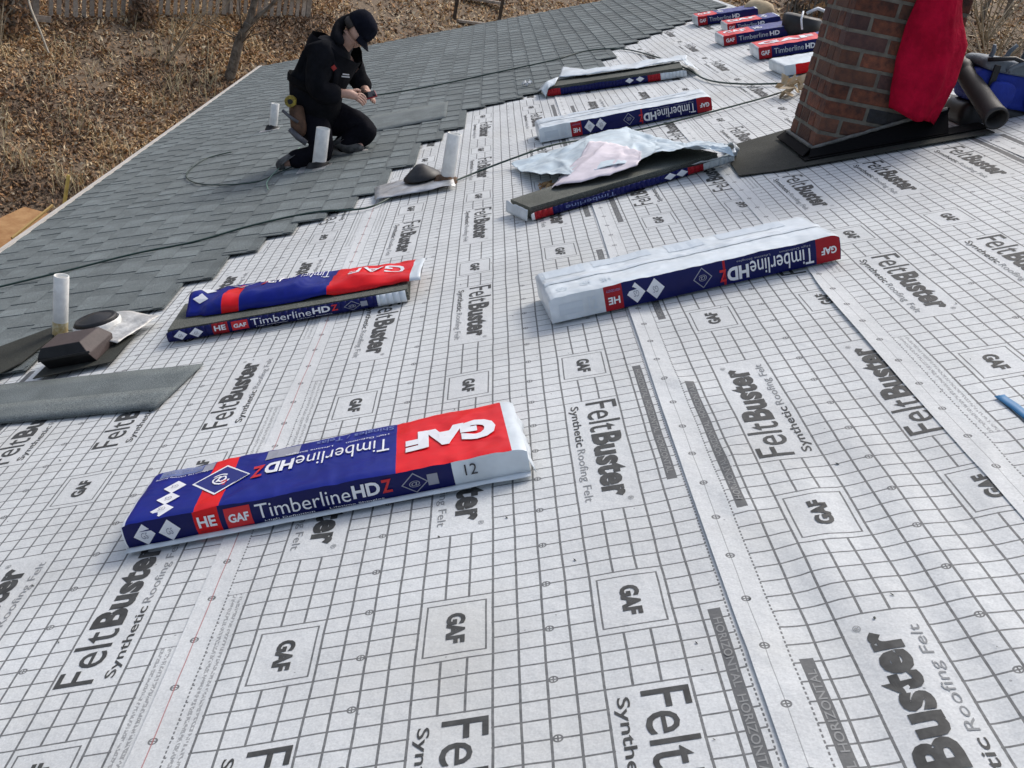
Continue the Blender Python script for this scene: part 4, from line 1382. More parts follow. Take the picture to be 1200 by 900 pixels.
far_bundle("blue printed bundle with a red end, third from the top by the ridge", [(49.6, 151.0), (62.0, 148.6), (62.6, 155.6), (49.6, 157.6)], .080, 23, .40)
far_bundle("printed bundle with a bright red top, nearest the chimney of the four by the ridge", [(50.7, 131.1), (61.8, 129.0), (62.4, 135.6), (51.0, 137.8)], .085, 24, .80)
g5 = Bundle("white-filmed bundle with one red corner, half hidden by the chimney", [(50.2, 114.0), (62.0, 112.8), (62.4, 119.5), (50.0, 121.6)], .070, 25, group="wrapped bundles of shingles laid out on the roof")
g5.shell([(0, .10, FILM), (.10, .12, FILM), (.12, 1, FILM)], [(0, .12, FILM), (.12, .40, RED), (.40, 1, FILM)], PM, None)

# loose shingle pieces lying on the roof
def loose_shingle(label, s, t, yaw, L=LEN, W_=6.6, h=.016, m=None, group="loose shingles lying on the roof", bend=0.0, tabs=True, lift=0.0):
    r_ = rroot("loose_shingle", label, "shingle", s, t, h, group, yaw)
    mb = MB()
    mb.grid(lambda a, b: Vector((a * L * U, b * W_ * U, bend * math.sin(a * 3.1) * (b) + lift * b + .002 * noise.noise((a * 6, b * 3, s)))), 26, 5)
    mb.build("mat_layer", m or M_SH[0], r_, smooth=True, thick=.0042)
    if tabs:
        mb = MB()
        mb.grid(lambda a, b: Vector((a * L * U, (b * .43 + .0) * W_ * U, .0050 + bend * math.sin(a * 3.1) * (b * .43) + lift * b * .43 + .002 * noise.noise((a * 6, b * 1.3, s)))), 26, 3)
        mb.build("laminated_layer", M_SH[1], r_, smooth=True, thick=.0042)
    return r_
loose_shingle("long grey-green shingle laid flat on the white underlayment below the brown vent", -29.2, 40.4, -.195, 19.2, 7.2, .014)
loose_shingle("second grey-green shingle at the left edge, end to end with the long one", -48.6, 44.3, -.195, 19.6, 7.2, .016)
loose_shingle("grey shingle lifting with a black shadowed edge, to the right of the worker's knee", -7.4, 129.4, .02, 12.6, 15, .030, None, "loose shingles lying on the roof", .0, False, .004)
ls = flat_piece("dark_shingle", "dark olive shingle strip at the left edge beside the foot of the slim vent pipe", "shingle",
                [(-37, 44), (-27.6, 46.2), (-25.2, 50.0), (-24.6, 55.2), (-25.5, 58.8), (-31, 54), (-37, 53)], .030, .004, M_MAT)

# ------------------------------------------------------------------ hoses
def smooth_path(P, n=8):
    out = []
    P = [Vector(p) for p in P]
    for i in range(len(P) - 1):
        p0, p1, p2, p3 = P[max(i - 1, 0)], P[i], P[i + 1], P[min(i + 2, len(P) - 1)]
        for k in range(n):
            t = k / n
            out.append(.5 * ((2 * p1) + (-p0 + p2) * t + (2 * p0 - 5 * p1 + 4 * p2 - p3) * t * t + (-p0 + 3 * p1 - 3 * p2 + p3) * t ** 3))
    out.append(P[-1])
    return out
def hose(name, label, pts, r, group=None, m=M_HOSE, cat="hose"):
    s0, t0 = pts[0][0], pts[0][1]
    r_ = rroot(name, label, cat, s0, t0, 0, group)
    P = smooth_path([((p[0] - s0) * U, (p[1] - t0) * U, (p[2] if len(p) > 2 else .032)) for p in pts])
    mb = MB(); mb.tube(P, r, 8)
    mb.build("hose_line", m, r_, smooth=True)
    return r_
hose("air_hose", "long dark green hose from the left eave past the white pipe to the chimney",
     [(-46.5, 74.2, .03), (-39.3, 75.8, .036), (-32.0, 77.7, .036), (-25.4, 79.7, .036), (-19.3, 80.5), (-13.5, 83.2), (-7.1, 84.1, .03), (-1.4, 82.5, .02), (1.9, 86.2, .02), (6.1, 86.4, .02), (10.3, 90.3, .018), (14.1, 90.6, .05),
      (19.0, 93.1, .06), (23.9, 95.5, .03), (28.7, 96.6, .02), (32.9, 97.5, .02), (39.5, 99.8, .02), (45.2, 102.1, .02), (48.3, 104.4, .02), (51.7, 109.4, .02)], .0055, "dark green air hoses")
hose("air_hose", "dark hose crossing the finished shingles behind the worker and looping to the chimney",
     [(-11.0, 168.6, .036), (-4.6, 166.8, .036), (3.1, 166.2, .036), (13.9, 168.1, .036), (23.2, 170.0, .036), (29.6, 173.9, .036), (35.4, 169.7, .02), (39.0, 151.6, .02), (40.7, 133.3, .03), (41.6, 121.4, .02), (44.6, 113.5, .02), (49.7, 107.6, .02), (54, 104, .02)], .0062, "dark green air hoses")
hose("air_hose", "thin dark loop of hose on the shingles left of the worker's feet",
     [(-14.0, 113.5, .036), (-16.0, 110.4, .036), (-18.4, 106.7, .036), (-24.9, 110.4, .036), (-29.3, 116.3, .036), (-31.7, 123.5, .036), (-31.5, 132.4, .036), (-27.8, 134.6, .036)], .0045, "dark green air hoses")
hose("air_hose", "short pale green cord hanging by the worker's boot",
     [(-14.6, 120.0, .09), (-16.0, 114.5, .05), (-16.6, 106.4, .036), (-15.4, 100.4, .036)], .0035, None,
     mat("pale_green_cord", (0.14, 0.26, 0.20), .6), "cord")

# small litter on the roof
def crumple(name, label, cat, s, t, r, m, seed, h=.03, flat=.5, group=None, nfold=26):
    r_ = rroot(name, label, cat, s, t, h, group)
    mb = MB()
    rr = random.Random(seed)
    for i in range(nfold):
        c = Vector((rr.uniform(-r, r), rr.uniform(-r, r), rr.uniform(0, r * flat)))
        a, b = Vector((rr.uniform(-1, 1), rr.uniform(-1, 1), rr.uniform(-.4, .8))).normalized() * r * .5, Vector((rr.uniform(-1, 1), rr.uniform(-1, 1), rr.uniform(-.3, .6))).normalized() * r * .35
        mb.add([c - a - b * .4, c + b, c + a - b * .2, c - b * .9], [(0, 1, 2), (0, 2, 3)])
    mb.build(cat.replace(" ", "_") + "_folds", m, r_, thick=.001)
crumple("leaf_wad", "crumpled tan leaves caught against the lower side of the chimney", "leaves", 48.6, 100.5, .10, mat("tan_leaf", (0.42, 0.30, 0.16), .8, col2=(.55, .46, .33), vscale=20), 5, .02, .9)
crumple("white_scrap", "small white scrap at the left end of the peeled bundle near the shingle edge", "scrap", 17.6, 146.5, .035, P_WHITE, 6, .035, .6)
crumple("pink_scrap", "small brown paper scrap by the torn film", "scrap", 17.4, 77.5, .035, M_WOOD, 8, .02, .5)
tp = rroot("blue_tape", "short strip of blue tape on the underlayment at the right edge", "tape", 36.72, 17.0, .012)
mb = MB()
mb.grid(lambda a, b: Vector(((b - .5) * .024 + .012 * math.sin(a * 2), (.5 - a) * .20 + .02, .004 + .004 * noise.noise((a * 5, b, 1)) + ZN(3, 36.7, 17) - .010)), 14, 2)
mb.build("tape_strip", mat("blue_plastic", (0.012, 0.16, 0.36), .35), tp, smooth=True, thick=.0015)
ob = rroot("orange_strip", "short rust-orange strip lying on the underlayment under the blue bag", "strap", 59.5, 66.3, .016)
mb = MB(); mb.box((.06, 0, .004), (.14, .022, .006))
mb.build("strip", mat("rust_orange", (0.38, 0.12, 0.05), .7), ob)

# crumbs, cut-offs and granules scattered over the cloth
mb = MB()
rr = random.Random(77)
for i in range(220):
    s, t = rr.uniform(-18, 60), rr.uniform(-2, 120) ** 1.0
    if t > stair(s) - 2 or (40 < s < 58 and 66 < t < 90): continue
    k = 0 if s < EDGE[1] else 1 if s < EDGE[2] else 2 if s < EDGE[3] else 3 if s < EDGE[4] else 4
    p = HP(rp(s, t, ZN(k, s, t) + .002)) + HL
    r0 = rr.choice([.0012, .0015, .002, .0025, .003])
    d = Vector((rr.uniform(-1, 1), rr.uniform(-1, 1), rr.uniform(-.1, .1))).normalized() * r0 * rr.uniform(1, 2.5)
    e = Vector((-d.y, d.x, 0)).normalized() * r0
    u_ = nrm * r0 * .8
    mb.add([p - d, p + e, p + d, p - e, p + u_, p - u_ * .4], [(0, 1, 4), (1, 2, 4), (2, 3, 4), (3, 0, 4), (1, 0, 5), (2, 1, 5), (3, 2, 5), (0, 3, 5)], rr.choice([0, 1, 1, 1]))
tag(mb.build("roof_crumbs", [M_BLACK, M_STACK, M_LEAFBIT], None), "scattered dark granules and leaf crumbs on the white underlayment", "debris", kind="stuff")

# cream sack and dark tool heap by the ridge at the top of the picture
sk = root("cream_sack", "cream-coloured sack beyond the printed bundles at the top edge", "sack", rp(62.6, 184, -.02), None)
mb = MB()
V = []
for j, (z, r) in enumerate(((0, .09), (.04, .12), (.09, .12), (.14, .09), (.16, .04))):
    for k in range(20):
        a = 2 * math.pi * k / 20
        rr = r * (1 + .12 * noise.noise((math.cos(a) * 1.5, math.sin(a) * 1.5, j * .6)))
        V.append((rr * math.cos(a) * 1.25, rr * math.sin(a), z))
mb.add(V, [(j * 20 + k, j * 20 + (k + 1) % 20, (j + 1) * 20 + (k + 1) % 20, (j + 1) * 20 + k) for j in range(4) for k in range(20)] + [tuple(range(19, -1, -1)), tuple(80 + k for k in range(20))])
o = mb.build("sack_body", mat("cream_cloth", (0.55, 0.44, 0.28), .85, var=.15, vscale=8, bump=.3, bscale=60), sk, smooth=True); fix_normals(o.data)
dh = root("tool_pouch", "black open tool pouch with a white tie between cream sack and chimney", "tool pouch", rp(61.4, 150, 0), None)
mb = MB()
mb.lathe([(.10, 0), (.15, .05), (.16, .15), (.13, .17), (.10, .12)], 18, 0, (0, 0, -.02))
o = mb.build("pouch_body", M_BLACK, dh, smooth=True); fix_normals(o.data)
mb = MB(); mb.tube([(-.05, -.13, .18), (-.06, -.17, .12), (-.04, -.20, .05)], .008, 6); mb.tube([(.02, 0, .17), (.10, .02, .22), (.17, .02, .21)], .014, 6)
mb.build("white_tie", P_WHITE, dh, smooth=True)

# ------------------------------------------------------------------ the kneeling worker
def skin_mesh(nodes_, edges_, rootn, levels=2):
    """nodes: name -> (x,y,z,rx[,ry])"""
    names = list(nodes_)
    idx = {n: i for i, n in enumerate(names)}
    me = bpy.data.meshes.new("sk")
    me.from_pydata([nodes_[n][:3] for n in names], [(idx[a], idx[b]) for a, b in edges_], [])
    o = bpy.data.objects.new("sk", me); COL.objects.link(o)
    md = o.modifiers.new("skin", 'SKIN')
    md.use_smooth_shade = True
    sv = me.skin_vertices[0].data
    for n in names:
        q = nodes_[n]
        sv[idx[n]].radius = (q[3], q[4] if len(q) > 4 else q[3])
        sv[idx[n]].use_root = (n == rootn)
    if levels:
        sb = o.modifiers.new("sub", 'SUBSURF'); sb.levels = levels; sb.render_levels = levels
    bpy.context.view_layer.update()
    ev = o.evaluated_get(bpy.context.evaluated_depsgraph_get())
    out = bpy.data.meshes.new_from_object(ev)
    bpy.data.objects.remove(o)
    return out

M_SKIN = mat("skin", (0.46, 0.27, 0.20), .6, col2=(0.54, 0.33, 0.25), vscale=30)
M_JKT = mat("black_jacket_cloth", (0.007, 0.0075, 0.010), .9, spec=.12, var=.35, vscale=10, bump=.4, bscale=30)
M_TRS = mat("dark_trouser_cloth", (0.008, 0.008, 0.012), .95, spec=.1, var=.3, vscale=10, bump=.4, bscale=40)
M_CAP = mat("navy_cap_cloth", (0.006, 0.007, 0.013), .95, spec=.1, var=.3, vscale=20)
M_HAIR = mat("dark_hair", (0.020, 0.015, 0.012), .7)
M_BOOT = mat("dark_boot_leather", (0.030, 0.030, 0.030), .7, col2=(0.12, 0.12, 0.115), vscale=25)
M_SOLE = mat("pale_boot_sole", (0.42, 0.40, 0.36), .8, var=.2, vscale=30)
M_LEATHER = mat("brown_leather", (0.11, 0.055, 0.03), .75, var=.35, vscale=14, bump=.4, bscale=50)
M_YEL = mat("yellow_plastic", (0.40, 0.30, 0.03), .5, col2=(.16, .12, .03), vscale=60)

PB = Vector((-.42, 5.75, RZ(-.42)))
PSHIFT = Vector((-.010, .15, 0))
person = root("person", "person in black hooded jacket and navy cap kneeling, looking down at a phone", "person", PB + PSHIFT)
def body_part(name, nd, ed, rt, m, levels=2, parent=person, disp=0.0):
    g_ = 1.17 if disp else 1.0          # clothing is relaxed after skinning, which draws it in
    nd2 = {k: (v[0] - PB.x, v[1] - PB.y, v[2] - PB.z) + tuple(q * g_ for q in v[3:]) for k, v in nd.items()}
    me = skin_mesh(nd2, ed, rt, levels)
    me.name = name
    me.materials.clear(); me.materials.append(m)
    if disp:
        bm = bmesh.new(); bm.from_mesh(me)
        for _ in range(5): bmesh.ops.smooth_vert(bm, verts=bm.verts[:], factor=.5, use_axis_x=True, use_axis_y=True, use_axis_z=True)
        bm.to_mesh(me); bm.free()
        for v in me.vertices:
            v.co += Vector(noise.noise_vector(v.co * 14)) * disp + Vector(noise.noise_vector(v.co * 5)) * disp
    me.polygons.foreach_set("use_smooth", [True] * len(me.polygons))
    return put(name, me, parent)

J = dict(pelvis=(-.60, 5.78, .13), waist=(-.60, 5.78, .25), chest=(-.565, 5.78, .42), neck=(-.485, 5.78, .575), throat=(-.445, 5.775, .62),
         head=(-.400, 5.77, .672), crown=(-.352, 5.77, .738), jaw=(-.392, 5.765, .618), chin=(-.372, 5.762, .586), nose=(-.310, 5.755, .640),
         brow=(-.335, 5.76, .705),
         shN=(-.585, 5.63, .505), elN=(-.60, 5.575, .275), wrN=(-.400, 5.60, .300),
         shF=(-.50, 5.93, .505), elF=(-.36, 5.965, .325), wrF=(-.290, 5.84, .285),
         hipN=(-.64, 5.70, .12), knN=(-.47, 5.60, -.115), anN=(-.70, 5.60, -.20), toN=(-.80, 5.60, -.245),
         hipF=(-.62, 5.88, .11), knF=(-.245, 5.87, .055), anF=(-.42, 5.80, -.085), toF=(-.26, 5.77, -.060))
# one continuous body: trunk, head with face, limbs, hands with five fingers each
nd = {k: v + (r,) for k, v, r in [
    ("pelvis", J["pelvis"], .085), ("waist", J["waist"], .085), ("chest", J["chest"], .095), ("neck", J["neck"], .055), ("throat", J["throat"], .052),
    ("head", J["head"], .082), ("crown", J["crown"], .074), ("jaw", J["jaw"], .050), ("chin", J["chin"], .026),
    ("shN", J["shN"], .050), ("elN", J["elN"], .045), ("wrN", J["wrN"], .028), ("shF", J["shF"], .050), ("elF", J["elF"], .045), ("wrF", J["wrF"], .028),
    ("hipN", J["hipN"], .060), ("knN", J["knN"], .048), ("anN", J["anN"], .034), ("toN", J["toN"], .032),
    ("hipF", J["hipF"], .060), ("knF", J["knF"], .045), ("anF", J["anF"], .034), ("toF", J["toF"], .032)]}
nd["nosebridge"] = (-.330, 5.757, .668, .018); nd["nose"] = (-.318, 5.753, .636, .013)
nd["earN"] = (-.425, 5.688, .658, .018, .011); nd["earF"] = (-.400, 5.850, .658, .016, .010)
ed = [("pelvis", "waist"), ("waist", "chest"), ("chest", "neck"), ("neck", "throat"), ("throat", "head"), ("head", "crown"), ("throat", "jaw"), ("jaw", "chin"),
      ("head", "nosebridge"), ("nosebridge", "nose"), ("head", "earN"), ("head", "earF"),
      ("chest", "shN"), ("shN", "elN"), ("elN", "wrN"), ("chest", "shF"), ("shF", "elF"), ("elF", "wrF"),
      ("pelvis", "hipN"), ("hipN", "knN"), ("knN", "anN"), ("anN", "toN"), ("pelvis", "hipF"), ("hipF", "knF"), ("knF", "anF"), ("anF", "toF")]
def hand(tag_, wr, fwd, up, side, curl):
    """palm and five fingers; fwd along the hand, side towards the thumb"""
    fwd, up, side = Vector(fwd).normalized(), Vector(up).normalized(), Vector(side).normalized()
    wr = Vector(wr)
    palm = wr + fwd * .050
    nd[tag_ + "palm"] = tuple(palm) + (.030, .020)
    ed.append((("wrN" if tag_ == "n" else "wrF"), tag_ + "palm"))
    for i, (off, L1) in enumerate(((.027, .034), (.009, .038), (-.009, .035), (-.026, .028))):
        a = palm + fwd * .034 + side * off
        b = a + fwd * L1 * .8 - up * L1 * .35 * curl
        c = b + fwd * L1 * .30 - up * L1 * .70 * curl
        for nme, p, r in (("a", a, .0105), ("b", b, .0090), ("c", c, .0078)): nd[f"{tag_}f{i}{nme}"] = tuple(p) + (r,)
        ed.extend([(tag_ + "palm", f"{tag_}f{i}a"), (f"{tag_}f{i}a", f"{tag_}f{i}b"), (f"{tag_}f{i}b", f"{tag_}f{i}c")])
    a = wr + fwd * .030 + side * .030; b = a + fwd * .026 + side * .018; c = b + fwd * .024 + side * .002 - up * .006
    for nme, p, r in (("a", a, .013), ("b", b, .0105), ("c", c, .009)): nd[f"{tag_}t{nme}"] = tuple(p) + (r,)
    ed.extend([(tag_ + "palm", tag_ + "ta"), (tag_ + "ta", tag_ + "tb"), (tag_ + "tb", tag_ + "tc")])
hand("n", J["wrN"], (.85, .25, -.12), (-.2, .3, .9), (.1, .6, .75), .9)
hand("f", J["wrF"], (.35, -.85, .02), (0, .1, 1), (-.7, -.2, .6), .9)
body_part("body", nd, ed, "pelvis", M_SKIN, 2)

# clothing
jn = {"hem0": (-.612, 5.78, -.02, .10, .09), "hem": (-.612, 5.78, .085, .172, .160), "waist": (-.620, 5.78, .25, .212, .185), "mid": (-.615, 5.78, .34, .212, .185), "chest": (-.590, 5.78, .42, .205, .182), "upper": (-.545, 5.78, .515, .155, .150), "collar": (-.495, 5.78, .575, .075, .08),
      "shN": J["shN"] + (.098,), "uaN": (-.60, 5.585, .39, .092), "elN": (-.595, 5.570, .285, .092), "faN": (-.50, 5.572, .290, .076), "wrN": (-.425, 5.58, .300, .054),
      "shF": J["shF"] + (.080,), "elF": J["elF"] + (.070,), "wrF": (-.290, 5.87, .283, .044)}
je = [("hem0", "hem"), ("hem", "waist"), ("waist", "mid"), ("mid", "chest"), ("chest", "upper"), ("upper", "collar"), ("upper", "shN"), ("shN", "uaN"), ("uaN", "elN"), ("elN", "faN"), ("faN", "wrN"), ("upper", "shF"), ("shF", "elF"), ("elF", "wrF")]
body_part("jacket", jn, je, "chest", M_JKT, 2, disp=.013)
# hood bunched behind the neck
hn = {"a": (-.475, 5.66, .585, .030), "b": (-.535, 5.70, .63, .042), "c": (-.550, 5.78, .665, .050), "d": (-.535, 5.86, .63, .042), "e": (-.46, 5.90, .585, .030), "f": (-.490, 5.78, .735, .026), "g": (-.445, 5.78, .775, .016)}
body_part("hood", hn, [("a", "b"), ("b", "c"), ("c", "d"), ("d", "e"), ("c", "f"), ("f", "g")], "c", M_JKT, 2, disp=.004)
tn = {"pel0": (-.66, 5.79, -.04, .09), "pel": (-.62, 5.79, .06, .150), "hipN": (-.625, 5.70, .055, .135), "knN": (-.475, 5.60, -.095, .098), "shN": (-.58, 5.60, -.160, .082), "anN": (-.70, 5.60, -.195, .062), "anNe": (-.725, 5.60, -.205, .05),
      "hipF": (-.59, 5.88, .08, .130), "midF": (-.40, 5.88, .07, .125), "knF": (-.235, 5.87, .045, .108), "calfF": (-.33, 5.84, -.010, .100), "anF": (-.425, 5.80, -.080, .060), "anFe": (-.445, 5.80, -.10, .046)}
body_part("trousers", tn, [("pel0", "pel"), ("pel", "hipN"), ("hipN", "knN"), ("knN", "shN"), ("shN", "anN"), ("anN", "anNe"), ("pel", "hipF"), ("hipF", "midF"), ("midF", "knF"), ("knF", "calfF"), ("calfF", "anF"), ("anF", "anFe")], "pel", M_TRS, 2, disp=.010)
for (a, b, c) in (((-.42, 5.80, -.088), (-.33, 5.78, -.085), (-.255, 5.765, -.062)), ((-.70, 5.60, -.205), (-.76, 5.60, -.235), (-.805, 5.60, -.262))):
    bo = body_part("boot", {"h": (a[0] - .02, a[1], a[2] + .020, .060), "a": a + (.054,), "b": b + (.046,), "c": c + (.036,)}, [("h", "a"), ("a", "b"), ("b", "c")], "a", M_BOOT, 2)
    mb = MB()
    va, vc = Vector(a) - PB, Vector(c) - PB
    mb.tube([va + Vector((-.06, 0, -.045)), va + Vector((.02, 0, -.046)), (va + vc) / 2 + Vector((0, 0, -.040)), vc + Vector((.03, 0, -.030))], [.026, .034, .036, .024], 10)
    s_ = mb.build("sole", M_SOLE, bo, smooth=True)
# cap: crown and peak
cp = Vector((-.378, 5.77, .712)) - PB
tilt = Matrix.Rotation(math.radians(52), 3, 'Y') @ Matrix.Rotation(math.radians(-6), 3, 'Z')
mb = MB()
prof = [(.001, .098), (.045, .092), (.078, .070), (.094, .035), (.099, .0), (.098, -.030), (.093, -.030)]
V = []
mb.lathe([(r, z) for r, z in prof], 24, 0, cp, tilt @ Matrix.Diagonal((1.08, .90, 1.0)))
cpo = mb.build("cap", M_CAP, person, smooth=True); fix_normals(cpo.data)
mb = MB()
def peak(u, v):
    a = (u - .5) * 2.2
    r0, r1 = .094, .094 + .048 * math.cos(a * .75)
    r = r0 + (r1 - r0) * v
    return tilt @ Vector((r * math.cos(a) * 1.08, r * math.sin(a) * .90, -.022 - .020 * v - .016 * (a ** 2) * v)) + cp
mb.grid(peak, 16, 6)
mb.build("cap_peak", M_CAP, cpo, smooth=True, thick=.004)
mb = MB()
mb.lathe([(.090, -.030), (.091, -.055), (.080, -.075)], 18, 0, cp, tilt @ Matrix.Diagonal((1.02, .92, 1.0)))
# keep only the back and sides of the hair band
V, F = mb.v, mb.f
keep = [f for f in F if sum((tilt.inverted() @ (Vector(V[i]) - cp)).x for i in f) / len(f) < -.012]
mb.f = keep; mb.m = [0] * len(keep)
mb.build("hair", M_HAIR, person, smooth=True, thick=.006)
mb = MB()
for dy in (-.030, .030):
    mb.lathe([(0, .004), (.004, .002), (.005, 0), (.004, -.002), (0, -.004)], 8, 0, Vector((-.328, 5.757 + dy, .668)) - PB)
mb.build("eyes", mat("eye_dark", (0.02, 0.015, 0.012), .3), person, smooth=True)
mb = MB(); mb.tube([Vector((-.356, 5.735, .610)) - PB, Vector((-.343, 5.757, .606)) - PB, Vector((-.356, 5.780, .610)) - PB], .005, 6)
mb.build("mouth", mat("lips", (0.25, 0.09, 0.08), .5), person, smooth=True)
# chest badges on the jacket
BADGE = (-.497, 5.555, .452)
mb = MB(); mb.lathe([(0, .004), (.019, .003), (.021, -.004)], 4, 0, Vector(BADGE) - PB, Matrix.Rotation(math.radians(85), 3, 'X') @ Matrix.Rotation(math.radians(25), 3, 'Y'))
mb.build("red_badge", mat("red_badge", (0.30, 0.02, 0.015), .7), person)
mb = MB()
for z, w_ in ((.415, .045), (.400, .055)):
    mb.box(Vector((-.425, 5.625, z)) - PB, (w_, .006, .007), 0, Matrix.Rotation(math.radians(28), 3, 'Z'))
mb.build("white_chest_lettering", mat("white_badge", (0.6, 0.6, 0.6), .6), person)
# tool belt
bl = body_part("tool_pouch", {"a": (-.715, 5.60, .165, .040), "b": (-.70, 5.575, .10, .058), "c": (-.675, 5.57, .02, .052), "d": (-.655, 5.57, -.03, .036)}, [("a", "b"), ("b", "c"), ("c", "d")], "b", M_LEATHER, 2)
mb = MB()
mb.tube([Vector(p) - PB for p in ((-.79, 5.54, .13), (-.74, 5.53, .10), (-.68, 5.52, .075))], .011, 8)
mb.tube([Vector(p) - PB for p in ((-.73, 5.53, .02), (-.67, 5.52, -.02), (-.61, 5.52, -.05))], [.018, .022, .020], 8)
mb.build("tool_handles", mat("grey_handles", (0.10, 0.10, 0.11), .5, var=.3), bl, smooth=True)
mb = MB()
Rt = Matrix.Rotation(math.radians(90), 3, 'X')
mb.lathe([(0, -.018), (.034, -.018), (.038, -.012), (.038, .012), (.034, .018), (0, .018)], 18, 0, Vector((-.745, 5.545, .195)) - PB, Rt)
tm = mb.build("tape_measure", M_YEL, person, smooth=False)
mb = MB(); mb.lathe([(0, .020), (.016, .0205), (.018, .017)], 14, 0, Vector((-.745, 5.545, .195)) - PB, Rt)
mb.build("hub_label", M_BLACK, tm)
# phone held in both hands
pc = Vector((-.283, 5.690, .292))
ph = root("phone", "dark phone with a red cover held in the kneeling worker's hands", "phone", pc + PSHIFT)
mb = MB()
Rp = Matrix.Rotation(math.radians(28), 3, 'X') @ Matrix.Rotation(math.radians(-14), 3, 'Y') @ Matrix.Rotation(math.radians(25), 3, 'Z')
mb.box((0, 0, 0), (.135, .070, .010), 0, Rp)
mb.build("phone_cover", mat("red_phone_cover", (0.30, 0.02, 0.03), .4), ph, bevel=.003)
mb = MB(); mb.box(Rp @ Vector((0, 0, .0062)), (.125, .062, .002), 0, Rp)
mb.build("screen", mat("phone_glass", (0.01, 0.01, 0.012), .08), ph)

# ------------------------------------------------------------------ the bank behind the house
def TZ(x, y):
    z = -7.30 - .16 * x + .33 * y
    z0 = -3.05
    # smooth floor near the house, rising beyond
    k = .15
    zz = z0 + k * math.log1p(math.exp((z - z0) / k)) if z - z0 < 12 else z
    zz += .10 * noise.noise((x * .35, y * .35, 2)) + .04 * noise.noise((x * 1.3, y * 1.3, 5))
    return zz
mb = MB()
xs = sorted(set(list(np.arange(-60, -12, 4)) + list(np.arange(-12, 10, .5)) + list(np.arange(10, 60, 2.5))))
ys = sorted(set(list(np.arange(-30, 5, 3)) + list(np.arange(5, 40, .5)) + list(np.arange(40, 120, 4))))
V = [(x, y, TZ(x, y)) for y in ys for x in xs]
n_ = len(xs)
F = [(j * n_ + i, j * n_ + i + 1, (j + 1) * n_ + i + 1, (j + 1) * n_ + i) for j in range(len(ys) - 1) for i in range(n_ - 1)]
mb.add(V, F)
M_SOIL = mat("leafy_soil", (0.11, 0.080, 0.052), .95, col2=(0.26, 0.19, 0.125), vscale=34, bump=1.0, bscale=30, detail=12)
g_ = mb.build("ground", M_SOIL, None, smooth=True)
tag(g_, kind="structure")

# fallen leaves
LM = []
for i, c in enumerate([(0.35, 0.205, 0.105), (0.54, 0.365, 0.185), (0.22, 0.130, 0.072), (0.64, 0.52, 0.34), (0.46, 0.25, 0.105), (0.14, 0.092, 0.058)]):
    LM.append(mat("dead_leaf_%s" % ["russet", "tan", "umber", "pale", "ginger", "dark"][i], c, .8))
def leaves(name, label, n, sampler, size, zfn, mats=LM, wts=(.24, .25, .20, .09, .12, .10), tilt_=.7, up=.02):
    P = []
    while len(P) < n:
        q = sampler()
        if noise.noise((q[0] * .9, q[1] * .9, 3)) + .35 * noise.noise((q[0] * 3, q[1] * 3, 7)) < -.36 and random.random() < .75: continue
        P.append(q)
    P = np.array(P)
    V = np.zeros((n, 4, 3)); 
    ang = rng.uniform(0, 2 * np.pi, n)
    sz = rng.uniform(size[0], size[1], n)
    nx = rng.normal(0, tilt_, n); ny = rng.normal(0, tilt_, n)
    for i in range(n):
        x, y = P[i]
        z = zfn(x, y) + up * (.2 + 1.2 * random.random())
        ca, sa = math.cos(ang[i]), math.sin(ang[i])
        L_, W_ = sz[i], sz[i] * .36
        for k, (a, b) in enumerate(((-L_, 0), (0, -W_), (L_, 0), (0, W_))):
            dx, dy = a * ca - b * sa, a * sa + b * ca
            dz = max(-.03, min(.05, dx * nx[i] + dy * ny[i])) + (.12 * L_ if k in (0, 2) else 0)
            V[i, k] = (x + dx, y + dy, z + dz)
    me = bpy.data.meshes.new(name)
    F = np.arange(n * 4).reshape(n, 4)
    me.from_pydata(V.reshape(-1, 3).tolist(), [], F.tolist())
    for m in mats: me.materials.append(m)
    pal = np.array(wts) / sum(wts)
    order = [1, 3, 4, 0, 2, 5]                      # pale to dark
    cum = np.cumsum(pal[order])
    rv_ = rng.uniform(0, 1, n)
    tone = np.array([1.15 * noise.noise((P[i][0] * .55, P[i][1] * .55, 11)) + .5 * noise.noise((P[i][0] * 2.2, P[i][1] * 2.2, 4)) for i in range(n)])
    q_ = np.clip(rv_ - tone * .75, 0, .9999)
    me.polygons.foreach_set("material_index", np.array(order)[np.searchsorted(cum, q_).clip(0, 5)].astype(np.int32))
    me.update()
    o = put(name, me)
    tag(o, label, "leaves", kind="stuff")
    return o
def s_near():
    while True:
        x = random.uniform(-8.6, -2.2); y = random.uniform(8.5, 20)
        return x, y
leaves("fallen_leaves", "thick carpet of brown dead leaves on the bank left of the roof", 95000, s_near, (.018, .046), TZ)
def s_far(): return random.uniform(-6.0, 7.0), random.uniform(15.5, 30)
leaves("fallen_leaves", "paler tan dead leaves on the bank beyond the far end of the roof", 60000, s_far, (.024, .058), TZ, wts=(.22, .36, .10, .14, .14, .04))
def s_right(): return random.uniform(5, 24), random.uniform(22, 46)
leaves("fallen_leaves", "grey-brown leaves under the thicket beyond the ridge at the right", 26000, s_right, (.06, .13), TZ, wts=(.15, .18, .25, .12, .08, .22))

